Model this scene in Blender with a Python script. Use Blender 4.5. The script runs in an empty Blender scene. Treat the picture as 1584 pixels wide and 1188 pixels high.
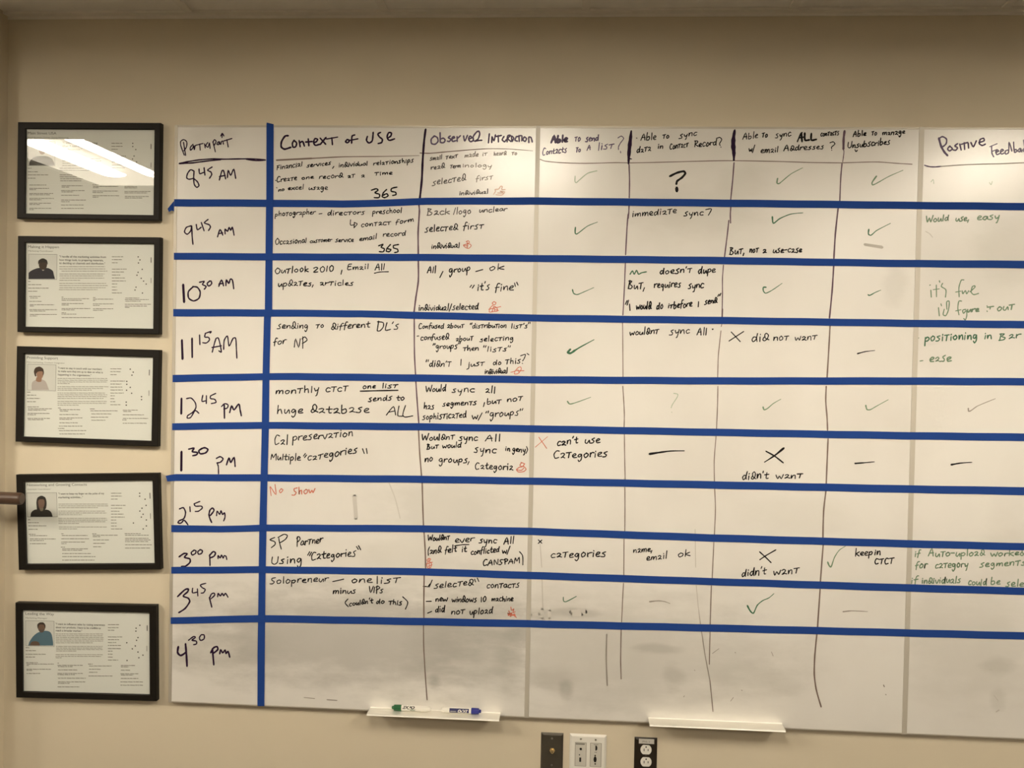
import bpy, math, random
from mathutils import Vector
random.seed(7)
SC = bpy.context.scene
COL = SC.collection

# ------------------------------------------------------------------ camera, world, exposure
F = 1470.0; W_, H_ = 1584, 1188
YAW, PITCH, ROLL = math.radians(3.736), math.radians(1.316), math.radians(1.1035)
DIST, ZC = 2.9, 1.685
def cam_axes():
    cy, sy = math.cos(YAW), math.sin(YAW)
    fw = Vector((-sy, cy, 0)); rt = Vector((cy, sy, 0)); up = Vector((0, 0, 1))
    f2 = fw*math.cos(PITCH) - up*math.sin(PITCH); u2 = up*math.cos(PITCH) + fw*math.sin(PITCH)
    return rt*math.cos(ROLL) + u2*math.sin(ROLL), u2*math.cos(ROLL) - rt*math.sin(ROLL), f2
RT, UP, FW = cam_axes()
cd = bpy.data.cameras.new('camera'); cam = bpy.data.objects.new('camera', cd); COL.objects.link(cam)
cd.sensor_fit = 'HORIZONTAL'; cd.sensor_width = 36.0; cd.lens = F*36.0/W_
cd.clip_start = 0.02; cd.clip_end = 60
from mathutils import Matrix
cam.matrix_world = Matrix(((RT.x, UP.x, -FW.x, 0), (RT.y, UP.y, -FW.y, -DIST), (RT.z, UP.z, -FW.z, ZC), (0, 0, 0, 1)))
SC.camera = cam
wd = bpy.data.worlds.new('world'); SC.world = wd; wd.use_nodes = True
wd.node_tree.nodes['Background'].inputs[0].default_value = (0.02, 0.018, 0.015, 1)
wd.node_tree.nodes['Background'].inputs[1].default_value = 0.3
LAMP = 163.0                      # radiance of the fluorescent lenses
LAMP_COL = (1.0, 0.89, 0.72)
BEAM_SHAPE = [(0.0, 1.0), (1.0, 0.05), (0.055, 0.85), (0.12, 0.52), (0.20, 0.52), (0.45, 0.56), (0.60, 0.25), (0.75, 0.08)]   # cosine from straight down, relative strength
SC.view_settings.view_transform = 'Standard'; SC.view_settings.look = 'None'
SC.view_settings.exposure = 0.0; SC.view_settings.gamma = 1.0; SC.view_settings.use_curve_mapping = False
SC.cycles.use_denoising = True; SC.cycles.blur_glossy = 0.2
SC.cycles.max_bounces = 10; SC.cycles.diffuse_bounces = 6; SC.cycles.transparent_max_bounces = 12

def at(px, py, y):
    """the point of the plane y=const that the photograph shows at pixel (px, py)"""
    d = RT*((px-792)/F) - UP*((py-594)/F) + FW
    k = (y + DIST)/d.y
    return Vector((d.x*k, y, ZC + d.z*k))

# ------------------------------------------------------------------ materials
MATS = {}
def mat(name, col, rough=0.6, metal=0.0, spec=0.5, emit=None, strength=0.0, coat=0.0):
    if name in MATS: return MATS[name]
    m = bpy.data.materials.new(name); m.use_nodes = True
    b = m.node_tree.nodes['Principled BSDF']
    b.inputs['Base Color'].default_value = (*col, 1); b.inputs['Roughness'].default_value = rough
    b.inputs['Metallic'].default_value = metal; b.inputs['Specular IOR Level'].default_value = spec
    b.inputs['Coat Weight'].default_value = coat
    if emit:
        b.inputs['Emission Color'].default_value = (*emit, 1); b.inputs['Emission Strength'].default_value = strength
    MATS[name] = m
    return m
def noise_bump(m, scale, strength, dist=0.002, detail=3):
    nt = m.node_tree; b = nt.nodes['Principled BSDF']
    tc = nt.nodes.new('ShaderNodeTexCoord'); n = nt.nodes.new('ShaderNodeTexNoise'); bp = nt.nodes.new('ShaderNodeBump')
    n.inputs['Scale'].default_value = scale; n.inputs['Detail'].default_value = detail
    bp.inputs['Strength'].default_value = strength; bp.inputs['Distance'].default_value = dist
    nt.links.new(tc.outputs['Object'], n.inputs['Vector']); nt.links.new(n.outputs['Fac'], bp.inputs['Height'])
    nt.links.new(bp.outputs['Normal'], b.inputs['Normal'])
def noise_col(m, c1, c2, scale, lo, hi, stretch=(1, 1, 1), detail=4):
    nt = m.node_tree; b = nt.nodes['Principled BSDF']
    tc = nt.nodes.new('ShaderNodeTexCoord'); mp = nt.nodes.new('ShaderNodeMapping'); n = nt.nodes.new('ShaderNodeTexNoise')
    mp.inputs['Scale'].default_value = stretch
    n.inputs['Scale'].default_value = scale; n.inputs['Detail'].default_value = detail
    cr = nt.nodes.new('ShaderNodeValToRGB')
    cr.color_ramp.elements[0].position = lo; cr.color_ramp.elements[0].color = (*c1, 1)
    cr.color_ramp.elements[1].position = hi; cr.color_ramp.elements[1].color = (*c2, 1)
    nt.links.new(tc.outputs['Object'], mp.inputs['Vector']); nt.links.new(mp.outputs['Vector'], n.inputs['Vector'])
    nt.links.new(n.outputs['Fac'], cr.inputs['Fac']); nt.links.new(cr.outputs['Color'], b.inputs['Base Color'])

M_WALL = mat('wall_paint', (0.645, 0.572, 0.44), 0.75, spec=0.3); noise_bump(M_WALL, 260, 0.12, 0.001)
M_BACK = mat('dark_wall_paint', (0.24, 0.21, 0.17), 0.8, spec=0.2)  # unseen walls, made dark to cut bounced light
M_CEIL = mat('ceiling_tile', (0.88, 0.85, 0.78), 0.95, spec=0.1); noise_bump(M_CEIL, 420, 0.5, 0.002)
M_GRID = mat('ceiling_grid_metal', (0.82, 0.78, 0.70), 0.5)
M_FLOOR = mat('carpet', (0.16, 0.15, 0.14), 0.95, spec=0.1); noise_col(M_FLOOR, (0.10, 0.09, 0.08), (0.17, 0.155, 0.135), 180, 0.35, 0.65)
M_BOARD = mat('whiteboard_enamel', (0.74, 0.715, 0.675), 0.23, spec=0.5)
noise_col(M_BOARD, (0.685, 0.66, 0.62), (0.74, 0.718, 0.68), 2.2, 0.36, 0.56, (1, 1, 0.8), 5)
def smudged(name, spots):
    """the enamel with grey clouds of half wiped marker ink: (x, z, half width, half height, depth) on the panel"""
    m = M_BOARD.copy(); m.name = name; MATS[name] = m; nt = m.node_tree; b = nt.nodes['Principled BSDF']
    src = b.inputs['Base Color'].links[0].from_socket
    tc = nt.nodes.new('ShaderNodeTexCoord'); nz = nt.nodes.new('ShaderNodeTexNoise'); nz.inputs['Scale'].default_value = 13; nz.inputs['Detail'].default_value = 6; nz.inputs['Roughness'].default_value = 0.62
    mpn = nt.nodes.new('ShaderNodeMapping'); mpn.inputs['Scale'].default_value = (0.5, 1, 1.4)
    nt.links.new(tc.outputs['Object'], mpn.inputs['Vector']); nt.links.new(mpn.outputs['Vector'], nz.inputs['Vector'])
    for (x, z, hw, hh, d) in spots:
        mp = nt.nodes.new('ShaderNodeMapping'); mp.inputs['Location'].default_value = (-x/hw, 0, -z/hh); mp.inputs['Scale'].default_value = (1/hw, 0, 1/hh)
        sub = nt.nodes.new('ShaderNodeVectorMath'); sub.operation = 'MULTIPLY_ADD'; sub.inputs[1].default_value = (1.15, 0, 1.15); 
        gr = nt.nodes.new('ShaderNodeTexGradient'); gr.gradient_type = 'SPHERICAL'
        rp = nt.nodes.new('ShaderNodeMapRange'); rp.interpolation_type = 'SMOOTHSTEP'; rp.inputs['From Min'].default_value = 0.0; rp.inputs['From Max'].default_value = 0.72
        mx = nt.nodes.new('ShaderNodeMix'); mx.data_type = 'RGBA'; mx.blend_type = 'MULTIPLY'
        nt.links.new(tc.outputs['Object'], mp.inputs['Vector'])
        nt.links.new(nz.outputs['Color'], sub.inputs[0]); nt.links.new(mp.outputs['Vector'], sub.inputs[2])
        off = nt.nodes.new('ShaderNodeVectorMath'); off.operation = 'SUBTRACT'; off.inputs[1].default_value = (.57, 0, .57)
        nt.links.new(sub.outputs[0], off.inputs[0]); nt.links.new(off.outputs[0], gr.inputs['Vector'])
        nt.links.new(gr.outputs['Fac'], rp.inputs['Value']); nt.links.new(rp.outputs['Result'], mx.inputs['Factor'])
        nt.links.new(src, mx.inputs['A']); mx.inputs['B'].default_value = (d, d, d*.99, 1)
        src = mx.outputs['Result']
    nt.links.new(src, b.inputs['Base Color'])
    return m
M_TRIM = mat('aluminium_trim', (0.50, 0.46, 0.39), 0.45, metal=0.35)
M_JOINT = mat('joint_strip', (0.50, 0.465, 0.40), 0.45, metal=0.15)
M_EDGE = mat('board_edge', (0.35, 0.31, 0.25), 0.6)
M_TAPE = mat('blue_tape', (0.015, 0.051, 0.235), 0.8, spec=0.10); noise_bump(M_TAPE, 500, 0.25, 0.0006)
M_FRAME = mat('black_frame', (0.011, 0.009, 0.007), 0.5, spec=0.16)
M_PAPER = mat('poster_paper', (0.80, 0.795, 0.765), 0.8, spec=0.2)
M_PRINT = mat('print_dark', (0.05, 0.045, 0.036), 0.8)
M_PRINT2 = mat('print_grey', (0.20, 0.187, 0.16), 0.8)
M_PRINT3 = mat('print_pale', (0.33, 0.315, 0.28), 0.8)
M_WHITE = mat('white_plastic', (0.78, 0.76, 0.70), 0.35)
M_BEVEL = M_WHITE
M_TRAY = mat('tray_metal', (0.88, 0.86, 0.80), 0.5, metal=0.6)
M_BLACK = mat('black_plastic', (0.008, 0.007, 0.006), 0.4)
M_GREENCAP = mat('green_cap', (0.012, 0.11, 0.035), 0.35)
M_BLUECAP = mat('blue_cap', (0.014, 0.018, 0.21), 0.35)
M_NAVY = mat('navy_label', (0.012, 0.014, 0.10), 0.4)
M_PLATEGREY = mat('grey_plate', (0.072, 0.062, 0.046), 0.45, metal=0.3)
M_PLATEDARK = mat('brown_plate', (0.020, 0.014, 0.009), 0.3)
M_BRASS = mat('brass', (0.85, 0.66, 0.34), 0.38, metal=0.9)
M_STEEL = mat('steel', (0.6, 0.58, 0.52), 0.3, metal=0.9)
M_PORT = mat('port_insert', (0.58, 0.56, 0.50), 0.5)
M_ROD = mat('brown_rod', (0.075, 0.043, 0.028), 0.38)
M_PAN = mat('troffer_pan_glow', (0.42, 0.41, 0.39), 0.5, emit=LAMP_COL, strength=4.2)  # pan emits by itself, standing in for lamp light it would reflect
M_LAMP = mat('lamp_lens', (0.9, 0.9, 0.85), 0.5, emit=LAMP_COL, strength=LAMP)
def shape_beam(m):
    """lamp emission shaped by direction, weak steeply down, to darken the lower wall"""
    nt = m.node_tree; b = nt.nodes['Principled BSDF']
    g = nt.nodes.new('ShaderNodeNewGeometry'); sx = nt.nodes.new('ShaderNodeSeparateXYZ'); ab = nt.nodes.new('ShaderNodeMath'); ab.operation = 'ABSOLUTE'
    cr = nt.nodes.new('ShaderNodeValToRGB'); ml = nt.nodes.new('ShaderNodeMath'); ml.operation = 'MULTIPLY'; ml.inputs[1].default_value = LAMP
    e = cr.color_ramp.elements
    for k, (pos, v) in enumerate(BEAM_SHAPE):
        el = e[k] if k < 2 else e.new(pos)
        el.position = pos; el.color = (v, v, v, 1)
    nt.links.new(g.outputs['Incoming'], sx.inputs[0]); nt.links.new(sx.outputs['Z'], ab.inputs[0]); nt.links.new(ab.outputs[0], cr.inputs['Fac'])
    nt.links.new(cr.outputs['Color'], ml.inputs[0]); nt.links.new(ml.outputs[0], b.inputs['Emission Strength'])
shape_beam(M_LAMP)
INK = {'k': mat('ink_black', (0.007, 0.005, 0.006), 0.6, spec=0.12), 'K': mat('ink_black_thin', (0.06, 0.05, 0.045), 0.5),
       'p': mat('ink_purple', (0.018, 0.005, 0.025), 0.6, spec=0.12), 'P': mat('ink_purple_worn', (0.075, 0.045, 0.115), 0.5),
       'v': mat('ink_violet_faded', (0.20, 0.17, 0.26), 0.5), 'm': mat('ink_plum', (0.085, 0.035, 0.065), 0.5),
       'b': mat('ink_brown_line', (0.17, 0.12, 0.10), 0.5), 'd': mat('ink_dry_grey', (0.27, 0.24, 0.21), 0.5),
       'D': mat('ink_dry_faint', (0.46, 0.43, 0.385), 0.5), 'e': mat('ink_erased', (0.55, 0.525, 0.485), 0.4),
       'g': mat('ink_green', (0.02, 0.115, 0.05), 0.5), 'G': mat('ink_green_faded', (0.13, 0.22, 0.13), 0.5),
       'f': mat('ink_green_faint', (0.32, 0.40, 0.30), 0.5), 'r': mat('ink_red', (0.55, 0.13, 0.075), 0.5),
       'R': mat('ink_red_faint', (0.66, 0.42, 0.32), 0.5)}
def glass_material():
    m = bpy.data.materials.new('clear_glass'); m.use_nodes = True; nt = m.node_tree
    nt.nodes.remove(nt.nodes['Principled BSDF']); out = nt.nodes['Material Output']
    tr = nt.nodes.new('ShaderNodeBsdfTransparent'); tr.inputs[0].default_value = (0.93, 0.945, 0.93, 1)
    gl = nt.nodes.new('ShaderNodeBsdfGlossy'); gl.inputs['Roughness'].default_value = 0.0
    fr = nt.nodes.new('ShaderNodeLayerWeight'); fr.inputs['Blend'].default_value = 0.5
    pw = nt.nodes.new('ShaderNodeMath'); pw.operation = 'POWER'; pw.inputs[1].default_value = 5.0
    ml = nt.nodes.new('ShaderNodeMath'); ml.operation = 'MULTIPLY_ADD'; ml.inputs[1].default_value = 0.9; ml.inputs[2].default_value = 0.07   # two faces of the pane
    nt.links.new(fr.outputs['Facing'], pw.inputs[0])
    mx = nt.nodes.new('ShaderNodeMixShader')
    nt.links.new(pw.outputs[0], ml.inputs[0]); nt.links.new(ml.outputs[0], mx.inputs[0])
    nt.links.new(tr.outputs[0], mx.inputs[1]); nt.links.new(gl.outputs[0], mx.inputs[2])
    nt.links.new(mx.outputs[0], out.inputs['Surface'])
    return m
M_GLASS = glass_material()

# ------------------------------------------------------------------ object helpers
def tag(o, label=None, cat=None, group=None, kind=None):
    if label: o['label'] = label
    if cat: o['category'] = cat
    if group: o['group'] = group
    if kind: o['kind'] = kind
    return o
def empty(name, loc, rot=(0, 0, 0)):
    o = bpy.data.objects.new(name, None); COL.objects.link(o); o.location = loc; o.rotation_euler = rot
    o.empty_display_size = 0.05
    return o
class MB:
    """collects shapes into one mesh; vertices are given in the frame of the parent"""
    def __init__(s): s.v = []; s.f = []; s.mi = []; s.cur = 0
    def add(s, vs, fs):
        n = len(s.v); s.v += [tuple(p) for p in vs]
        for f in fs: s.f.append([n+i for i in f]); s.mi.append(s.cur)
    def box(s, x0, x1, y0, y1, z0, z1):
        s.add([(x, y, z) for x in (x0, x1) for y in (y0, y1) for z in (z0, z1)],
              [(0, 1, 3, 2), (4, 6, 7, 5), (0, 4, 5, 1), (2, 3, 7, 6), (0, 2, 6, 4), (1, 5, 7, 3)])
    def loft(s, rings, caps=True, closed=True):
        n = len(rings[0]); vs = [p for r in rings for p in r]; fs = []
        for k in range(len(rings)-1):
            for i in range(n if closed else n-1):
                j = (i+1) % n
                fs.append((k*n+i, k*n+j, (k+1)*n+j, (k+1)*n+i))
        if caps: fs.append(tuple(range(n-1, -1, -1))); fs.append(tuple((len(rings)-1)*n+i for i in range(n)))
        s.add(vs, fs)
    def cyl(s, c, r, h0, h1, axis='y', n=24, rx=None, rz=None):
        def ring(h):
            out = []
            for i in range(n):
                a = 2*math.pi*i/n; u, v = (rx or r)*math.cos(a), (rz or r)*math.sin(a)
                out.append((c[0]+u, h, c[1]+v) if axis == 'y' else (h, c[0]+u, c[1]+v) if axis == 'x' else (c[0]+u, c[1]+v, h))
            return out
        s.loft([ring(h0), ring(h1)])
    def lathe_x(s, prof, cy, cz, n=24):
        s.loft([[(x, cy+r*math.cos(2*math.pi*i/n), cz+r*math.sin(2*math.pi*i/n)) for i in range(n)] for x, r in prof])
    def poly(s, pts, y, up=None):
        s.add([(x, y, z) for x, z in pts], [tuple(range(len(pts)))])
    def build(s, name, mats, parent=None, loc=None, smooth=False, bevel=0.0):
        me = bpy.data.meshes.new(name); me.from_pydata(s.v, [], s.f)
        for m in (mats if isinstance(mats, (list, tuple)) else [mats]): me.materials.append(m)
        for p, i in zip(me.polygons, s.mi):
            p.material_index = i
            if smooth: p.use_smooth = True
        import bmesh
        bm = bmesh.new(); bm.from_mesh(me)
        if not getattr(s, 'flat', False): bmesh.ops.recalc_face_normals(bm, faces=bm.faces)
        else:
            for f in bm.faces:
                if f.normal.y > 0: f.normal_flip()
        bm.to_mesh(me); bm.free(); me.update()
        o = bpy.data.objects.new(name, me); COL.objects.link(o)
        if loc is not None: o.location = loc
        if parent: o.parent = parent
        if bevel:
            b = o.modifiers.new('bevel', 'BEVEL'); b.width = bevel; b.segments = 2; b.limit_method = 'ANGLE'
        return o
def flat(): m = MB(); m.flat = True; return m
def text_mesh(mb, s, x, z, width, y, height=None, bold=0.0, shear=0.0, warp=None):
    """adds lettering to mb: left baseline at (x, z), fitted to the width, at depth y"""
    cu = bpy.data.curves.new('lettering', 'FONT'); cu.body = s; cu.size = 1.0; cu.offset = bold; cu.shear = shear
    cu.resolution_u = 3
    o = bpy.data.objects.new('lettering', cu); COL.objects.link(o)
    dg = bpy.context.evaluated_depsgraph_get()
    me = bpy.data.meshes.new_from_object(o.evaluated_get(dg))
    xs = [v.co.x for v in me.vertices]; x0, x1 = min(xs), max(xs)
    k = width/(x1-x0); kz = (height/0.73) if height else k
    vs = [((v.co.x-x0)*k, v.co.y*kz) for v in me.vertices]
    out = [warp(a, b) for a, b in vs] if warp else [(x+a, y, z+b) for a, b in vs]
    mb.add(out, [tuple(p.vertices) for p in me.polygons])
    bpy.data.objects.remove(o); bpy.data.curves.remove(cu); bpy.data.meshes.remove(me)

# ------------------------------------------------------------------ the room
ZT = 2.74                                   # ceiling
XL, XR, YB = -6.2, 4.6, -6.3                # side walls and the wall behind the camera
XJ = -1.797                                 # the wall steps forward left of here
JOG = 0.09
def structure(mb, name, m, parent=None, **k):
    o = mb.build(name, m, parent, **k)
    if not parent: o['kind'] = 'structure'
    return o
b = MB(); b.box(XJ, XR, 0.0, 0.12, 0, ZT+0.3); structure(b, 'wall_back', M_WALL)
b = MB(); b.box(XL, XJ, -JOG, 0.12, 0, ZT+0.3); structure(b, 'wall_jog', M_WALL)
b = MB(); b.box(XL-0.12, XL, YB, 0.12, 0, ZT+0.3); structure(b, 'wall_left', M_WALL)
b = MB(); b.box(XR, XR+0.12, YB, 0.12, 0, ZT+0.3); structure(b, 'wall_right', M_BACK)
b = MB(); b.box(XL-0.12, XR+0.12, YB-0.12, YB, 0, ZT+0.3); structure(b, 'wall_front', M_BACK)
b = MB(); b.box(XL-0.12, XR+0.12, YB-0.12, 0.12, -0.1, 0); structure(b, 'floor', M_FLOOR)
b = MB(); b.box(XJ, XR, -0.012, -0.0005, 0.0005, 0.10); structure(b, 'baseboard_back', mat('rubber_base', (0.05, 0.045, 0.04), 0.6))
PITCH_X = 0.608
LX = [-2.721 + 4*PITCH_X*k for k in range(-1, 3)]; LY = [(-1.725, -2.957), (-4.165, -5.397)]
FIX = [(i, 0) for i in range(4)] + [(3, 1)]          # wall row; unseen far left and rear right ones added for brightness
OPEN = [(LX[i]-0.282, LX[i]+0.282, LY[j][1], LY[j][0]) for i, j in FIX]
tx = [-1.204 + PITCH_X*k for k in range(-9, 10) if XL < -1.204 + PITCH_X*k < XR]
ty = [-0.505 - 1.22*k for k in range(0, 5)]
b = MB()
xs = sorted(set([XL, XR] + [o[0] for o in OPEN] + [o[1] for o in OPEN])); ys = sorted(set([YB, 0.0] + [o[2] for o in OPEN] + [o[3] for o in OPEN]))
for i in range(len(xs)-1):
    for j in range(len(ys)-1):
        cx, cy = (xs[i]+xs[i+1])/2, (ys[j]+ys[j+1])/2
        if any(o[0] < cx < o[1] and o[2] < cy < o[3] for o in OPEN): continue
        b.add([(xs[i], ys[j], ZT+.007), (xs[i+1], ys[j], ZT+.007), (xs[i+1], ys[j+1], ZT+.007), (xs[i], ys[j+1], ZT+.007)], [(0, 1, 2, 3)])
ceil = structure(b, 'ceiling', M_CEIL)
b = MB()
b.box(XL-0.12, XR+0.12, YB-0.12, 0.12, ZT+0.28, ZT+0.32); b.build('ceiling_slab', M_CEIL, ceil)
b = MB()
for x in tx:
    cuts = sorted([(o[2], o[3]) for o in OPEN if o[0] < x+.012 and o[1] > x-.012]); y = YB
    for a, c in cuts + [(0, 0)]:
        if a - y > .01: b.box(x-.012, x+.012, y, min(a, -.001), ZT, ZT+.0065)
        y = c
for y in ty:
    segs = sorted([(o[0], o[1]) for o in OPEN if o[2] < y+.012 and o[3] > y-.012]); x = XL
    for a, c in segs + [(XR, XR)]:
        if a - x > .01: b.box(x, a, y-.012, y+.012, ZT+.0004, ZT+.0062)
        x = c
b.build('ceiling_grid', M_GRID, ceil)
b = MB(); b.box(XJ, XR, -0.030, -0.0005, ZT-.0015, ZT+.0062); b.box(XJ, XR, -0.004, -0.0005, ZT-.010, ZT-.0015)
structure(b, 'trim_1', M_GRID)

for i, j in FIX:
    if True:
        lx = LX[i]; y0, y1 = LY[j]
        cy = (y0+y1)/2
        pos = ['added far left', 'left', 'middle', 'right'][i]; row = ['nearest the whiteboard wall', 'added behind the camera'][j]
        t = empty('ceiling_light', (lx, cy, ZT)); hx, hy = 0.282, (y0-y1)/2
        tag(t, f'recessed two lamp fluorescent ceiling light, {pos} one {row}', 'ceiling light', 'recessed ceiling lights')
        m = MB(); top = 0.085
        v = [(-hx, -hy, .007), (hx, -hy, .007), (hx, hy, .007), (-hx, hy, .007), (-hx+.03, -hy+.02, top), (hx-.03, -hy+.02, top), (hx-.03, hy-.02, top), (-hx+.03, hy-.02, top)]
        m.add(v, [(4, 5, 6, 7), (0, 1, 5, 4), (1, 2, 6, 5), (2, 3, 7, 6), (3, 0, 4, 7)])
        m.build('glowing_pan', M_PAN, t)
        for sx in (-.138, .138):
            m = MB(); n = 8; rings = []
            L0, L1 = -hy+.045, hy-.03; w = .078
            for yy, sc in ((L0, .35), (L0+.02, .75), (L0+.05, 1), (L1-.05, 1), (L1-.02, .75), (L1, .35)):
                rings.append([(sx + w*sc*math.cos(math.pi*k/n), yy, .056 - .015*sc*math.sin(math.pi*k/n)) for k in range(n+1)])
            m.loft(rings, caps=True, closed=True)
            m.build('lamp', M_LAMP, t, smooth=True)

# ------------------------------------------------------------------ pen strokes
def smooth(pts, n=4):
    if len(pts) < 3: return pts
    P = [pts[0]] + list(pts) + [pts[-1]]; out = []
    for i in range(1, len(P)-2):
        p0, p1, p2, p3 = P[i-1], P[i], P[i+1], P[i+2]
        l1 = math.dist(p0, p1) or math.dist(p1, p2); l2 = math.dist(p1, p2) or 1e-9; l3 = math.dist(p2, p3) or l2
        # chord-scaled tangents keep the curve from overshooting at corners
        t1 = [(p2[k]-p0[k])/(l1+l2)*l2*0.8 for k in (0, 1)]; t2 = [(p3[k]-p1[k])/(l2+l3)*l2*0.8 for k in (0, 1)]
        for q in range(n):
            t = q/n; a, b_, c, d = 2*t**3-3*t**2+1, t**3-2*t**2+t, -2*t**3+3*t**2, t**3-t**2
            out.append(tuple(a*p1[k]+b_*t1[k]+c*p2[k]+d*t2[k] for k in (0, 1)))
    out.append(P[-2])
    return out
def ribbon(mb, pts, w, y, org, wf=None, n=4):
    """a flat pen stroke on the plane y; pts and widths in photograph pixels"""
    pts = smooth(pts, n); q = [pts[0]]
    for p in pts[1:]:
        if math.dist(p, q[-1]) > 0.12: q.append(p)
    if len(q) == 1: q.append((q[0][0]+.3, q[0][1]+.3))
    N = len(q); L, R = [], []
    ws = [(wf(i/(N-1)) if wf else 1.0)*w/2*(1+.10*math.sin(i*1.7+q[0][0])) for i in range(N)]
    for i in range(N):
        a, c = q[max(i-1, 0)], q[min(i+1, N-1)]
        dx, dy = c[0]-a[0], c[1]-a[1]; l = math.hypot(dx, dy) or 1
        nx, ny = -dy/l, dx/l; h = ws[i]
        L.append((q[i][0]+nx*h, q[i][1]+ny*h)); R.append((q[i][0]-nx*h, q[i][1]-ny*h))
    def cap(i, j):
        dx, dy = q[i][0]-q[j][0], q[i][1]-q[j][1]; l = math.hypot(dx, dy) or 1; a0 = math.atan2(dy, dx)
        return [(q[i][0]+ws[i]*math.cos(a0+t), q[i][1]+ws[i]*math.sin(a0+t)) for t in (1.0, 0.35, -0.35, -1.0)]
    P2 = lambda p: at(p[0], p[1], y) - org
    mb.k = getattr(mb, 'k', 0) + 1; y -= 1.1e-5*(mb.k % 9)        # each stroke its own film of ink
    vs = []; fs = []
    for i in range(N): vs += [P2(L[i]), P2(R[i])]
    for i in range(N-1): fs.append((2*i, 2*i+1, 2*i+3, 2*i+2))
    k = len(vs); vs += [P2(p) for p in cap(0, 1)]; fs.append((0, k, k+1, k+2, k+3, 1))
    k = len(vs); vs += [P2(p) for p in cap(N-1, N-2)]; fs.append((2*N-2, k+3, k+2, k+1, k, 2*N-1))
    v0, f0 = len(mb.v), len(mb.f)
    mb.add(vs, fs)
    mb.strokes = getattr(mb, 'strokes', []) + [(v0, len(mb.v), f0, len(mb.f))]
GLYPHS = {}
for line in '''a 9;8,9 4,10 1,6 1,2 4,0 7,4 8,9 8,2 10,1
ɑ 9;1,8 4,10 7,8 5,4 1,0 5,2 9,0
b 9;1,18 1,0 5,0 8,4 6,9 2,7
c 8;8,9 4,10 1,5 3,0 8,1
d 10;8,8 4,10 1,5 3,0 7,4 9,18 8,8 9,0
ð 10;3,9 1,3 4,0 8,5 9,13 6,18 3,14 5,6 11,1
e 8;1,4 6,6 7,9 4,10 1,6 2,1 8,1
f 7;8,17 5,18 3,12 2,-3|0,8 7,9
g 9;7,9 3,10 1,5 4,2 7,8 7,-4 4,-9 2,-5
h 9;1,18 2,0 2,6 6,10 8,0
i 4;2,9 2,0|2,14 2,13
ı 3;2,10 2,0
j 5;3,9 3,-5 0,-8|3,13 3,14
k 9;1,18 1,0|8,9 2,5 9,0
l 4;2,18 2,0
m 13;1,9 1,0 3,8 6,9 6,0 8,8 11,9 12,0
n 9;1,9 1,0 3,8 7,9 8,0
o 9;5,10 1,6 3,0 7,2 8,7 4,10
p 9;1,9 1,-9|1,7 5,10 8,6 5,1 1,2
q 9;7,9 3,10 1,5 4,1 7,8 7,-9
r 7;1,9 1,0 1,5 4,9 8,9
s 8;7,11 2,8 6,4 5,0 0,0
ʂ 8;7,11 2,9 5,4 6,-3 2,-6
t 8;4,15 4,1 8,1|0,9 8,10
τ 9;0,11 9,12|5,11 4,0
u 9;1,9 1,2 4,0 8,8 9,0
v 8;0,9 4,0 8,10
w 12;0,9 3,0 6,7 9,0 12,10
x 8;0,10 8,0|8,10 0,0
y 9;1,9 3,2 7,5|8,10 6,-7 4,-9
z 8;1,9 8,10 1,0 8,0
A 12;0,0 6,18 10,0|2,7 10,8
B 11;2,18 1,0|0,17 7,16 3,10 9,5 6,0 0,0
C 11;10,16 5,18 1,9 4,0 10,2
D 12;2,18 1,0|0,17 9,15 11,7 5,0 1,0
E 10;9,17 2,16 1,9 1,1 9,1|1,9 7,10
F 9;2,17 1,0|0,17 9,18|1,9 7,10
I 4;2,17 1,0
L 9;2,18 1,0 9,1
M 14;0,0 2,17 6,6 11,18 13,0
N 11;1,0 1,17 9,0 10,18
O 12;6,18 1,10 4,0 10,2 11,12 6,18
P 10;2,18 3,-1|0,15 5,18 10,13 2,7
R 11;2,17 2,0|0,17 8,16 8,11 2,8 11,0
S 10;9,17 3,16 4,10 8,6 5,0 0,1
T 11;0,16 11,18|6,17 5,0
U 11;1,17 1,4 5,0 9,4 10,18
V 10;0,17 4,0 10,17
W 16;0,17 4,0 8,13 12,0 16,18
0 9;5,16 1,10 3,0 7,2 8,11 5,16
1 4;2,16 2,0
2 10;1,13 5,16 8,12 1,0 9,1
3 9;1,15 7,15 4,9 8,5 1,0
5 9;8,16 3,15 2,10 7,7 6,1 1,0
6 9;6,16 1,6 4,0 7,4 2,7
' 3;2,18 1,14
" 6;1,18 0,13|5,18 4,13
, 3;2,2 0,-5
. 3;1,1 2,0
- 8;0,6 7,7
/ 7;6,19 0,-3
( 5;5,20 1,10 4,-3
) 5;0,20 4,10 1,-3
? 8;0,15 5,18 8,14 3,8 3,4|3,1 3,0'''.split('\n'):
    ch, rest = line[0], line[2:]; wd_, st = rest.split(';')
    GLYPHS[ch] = (float(wd_), [[tuple(map(float, p.split(','))) for p in s.split()] for s in st.split('|')])
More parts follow.
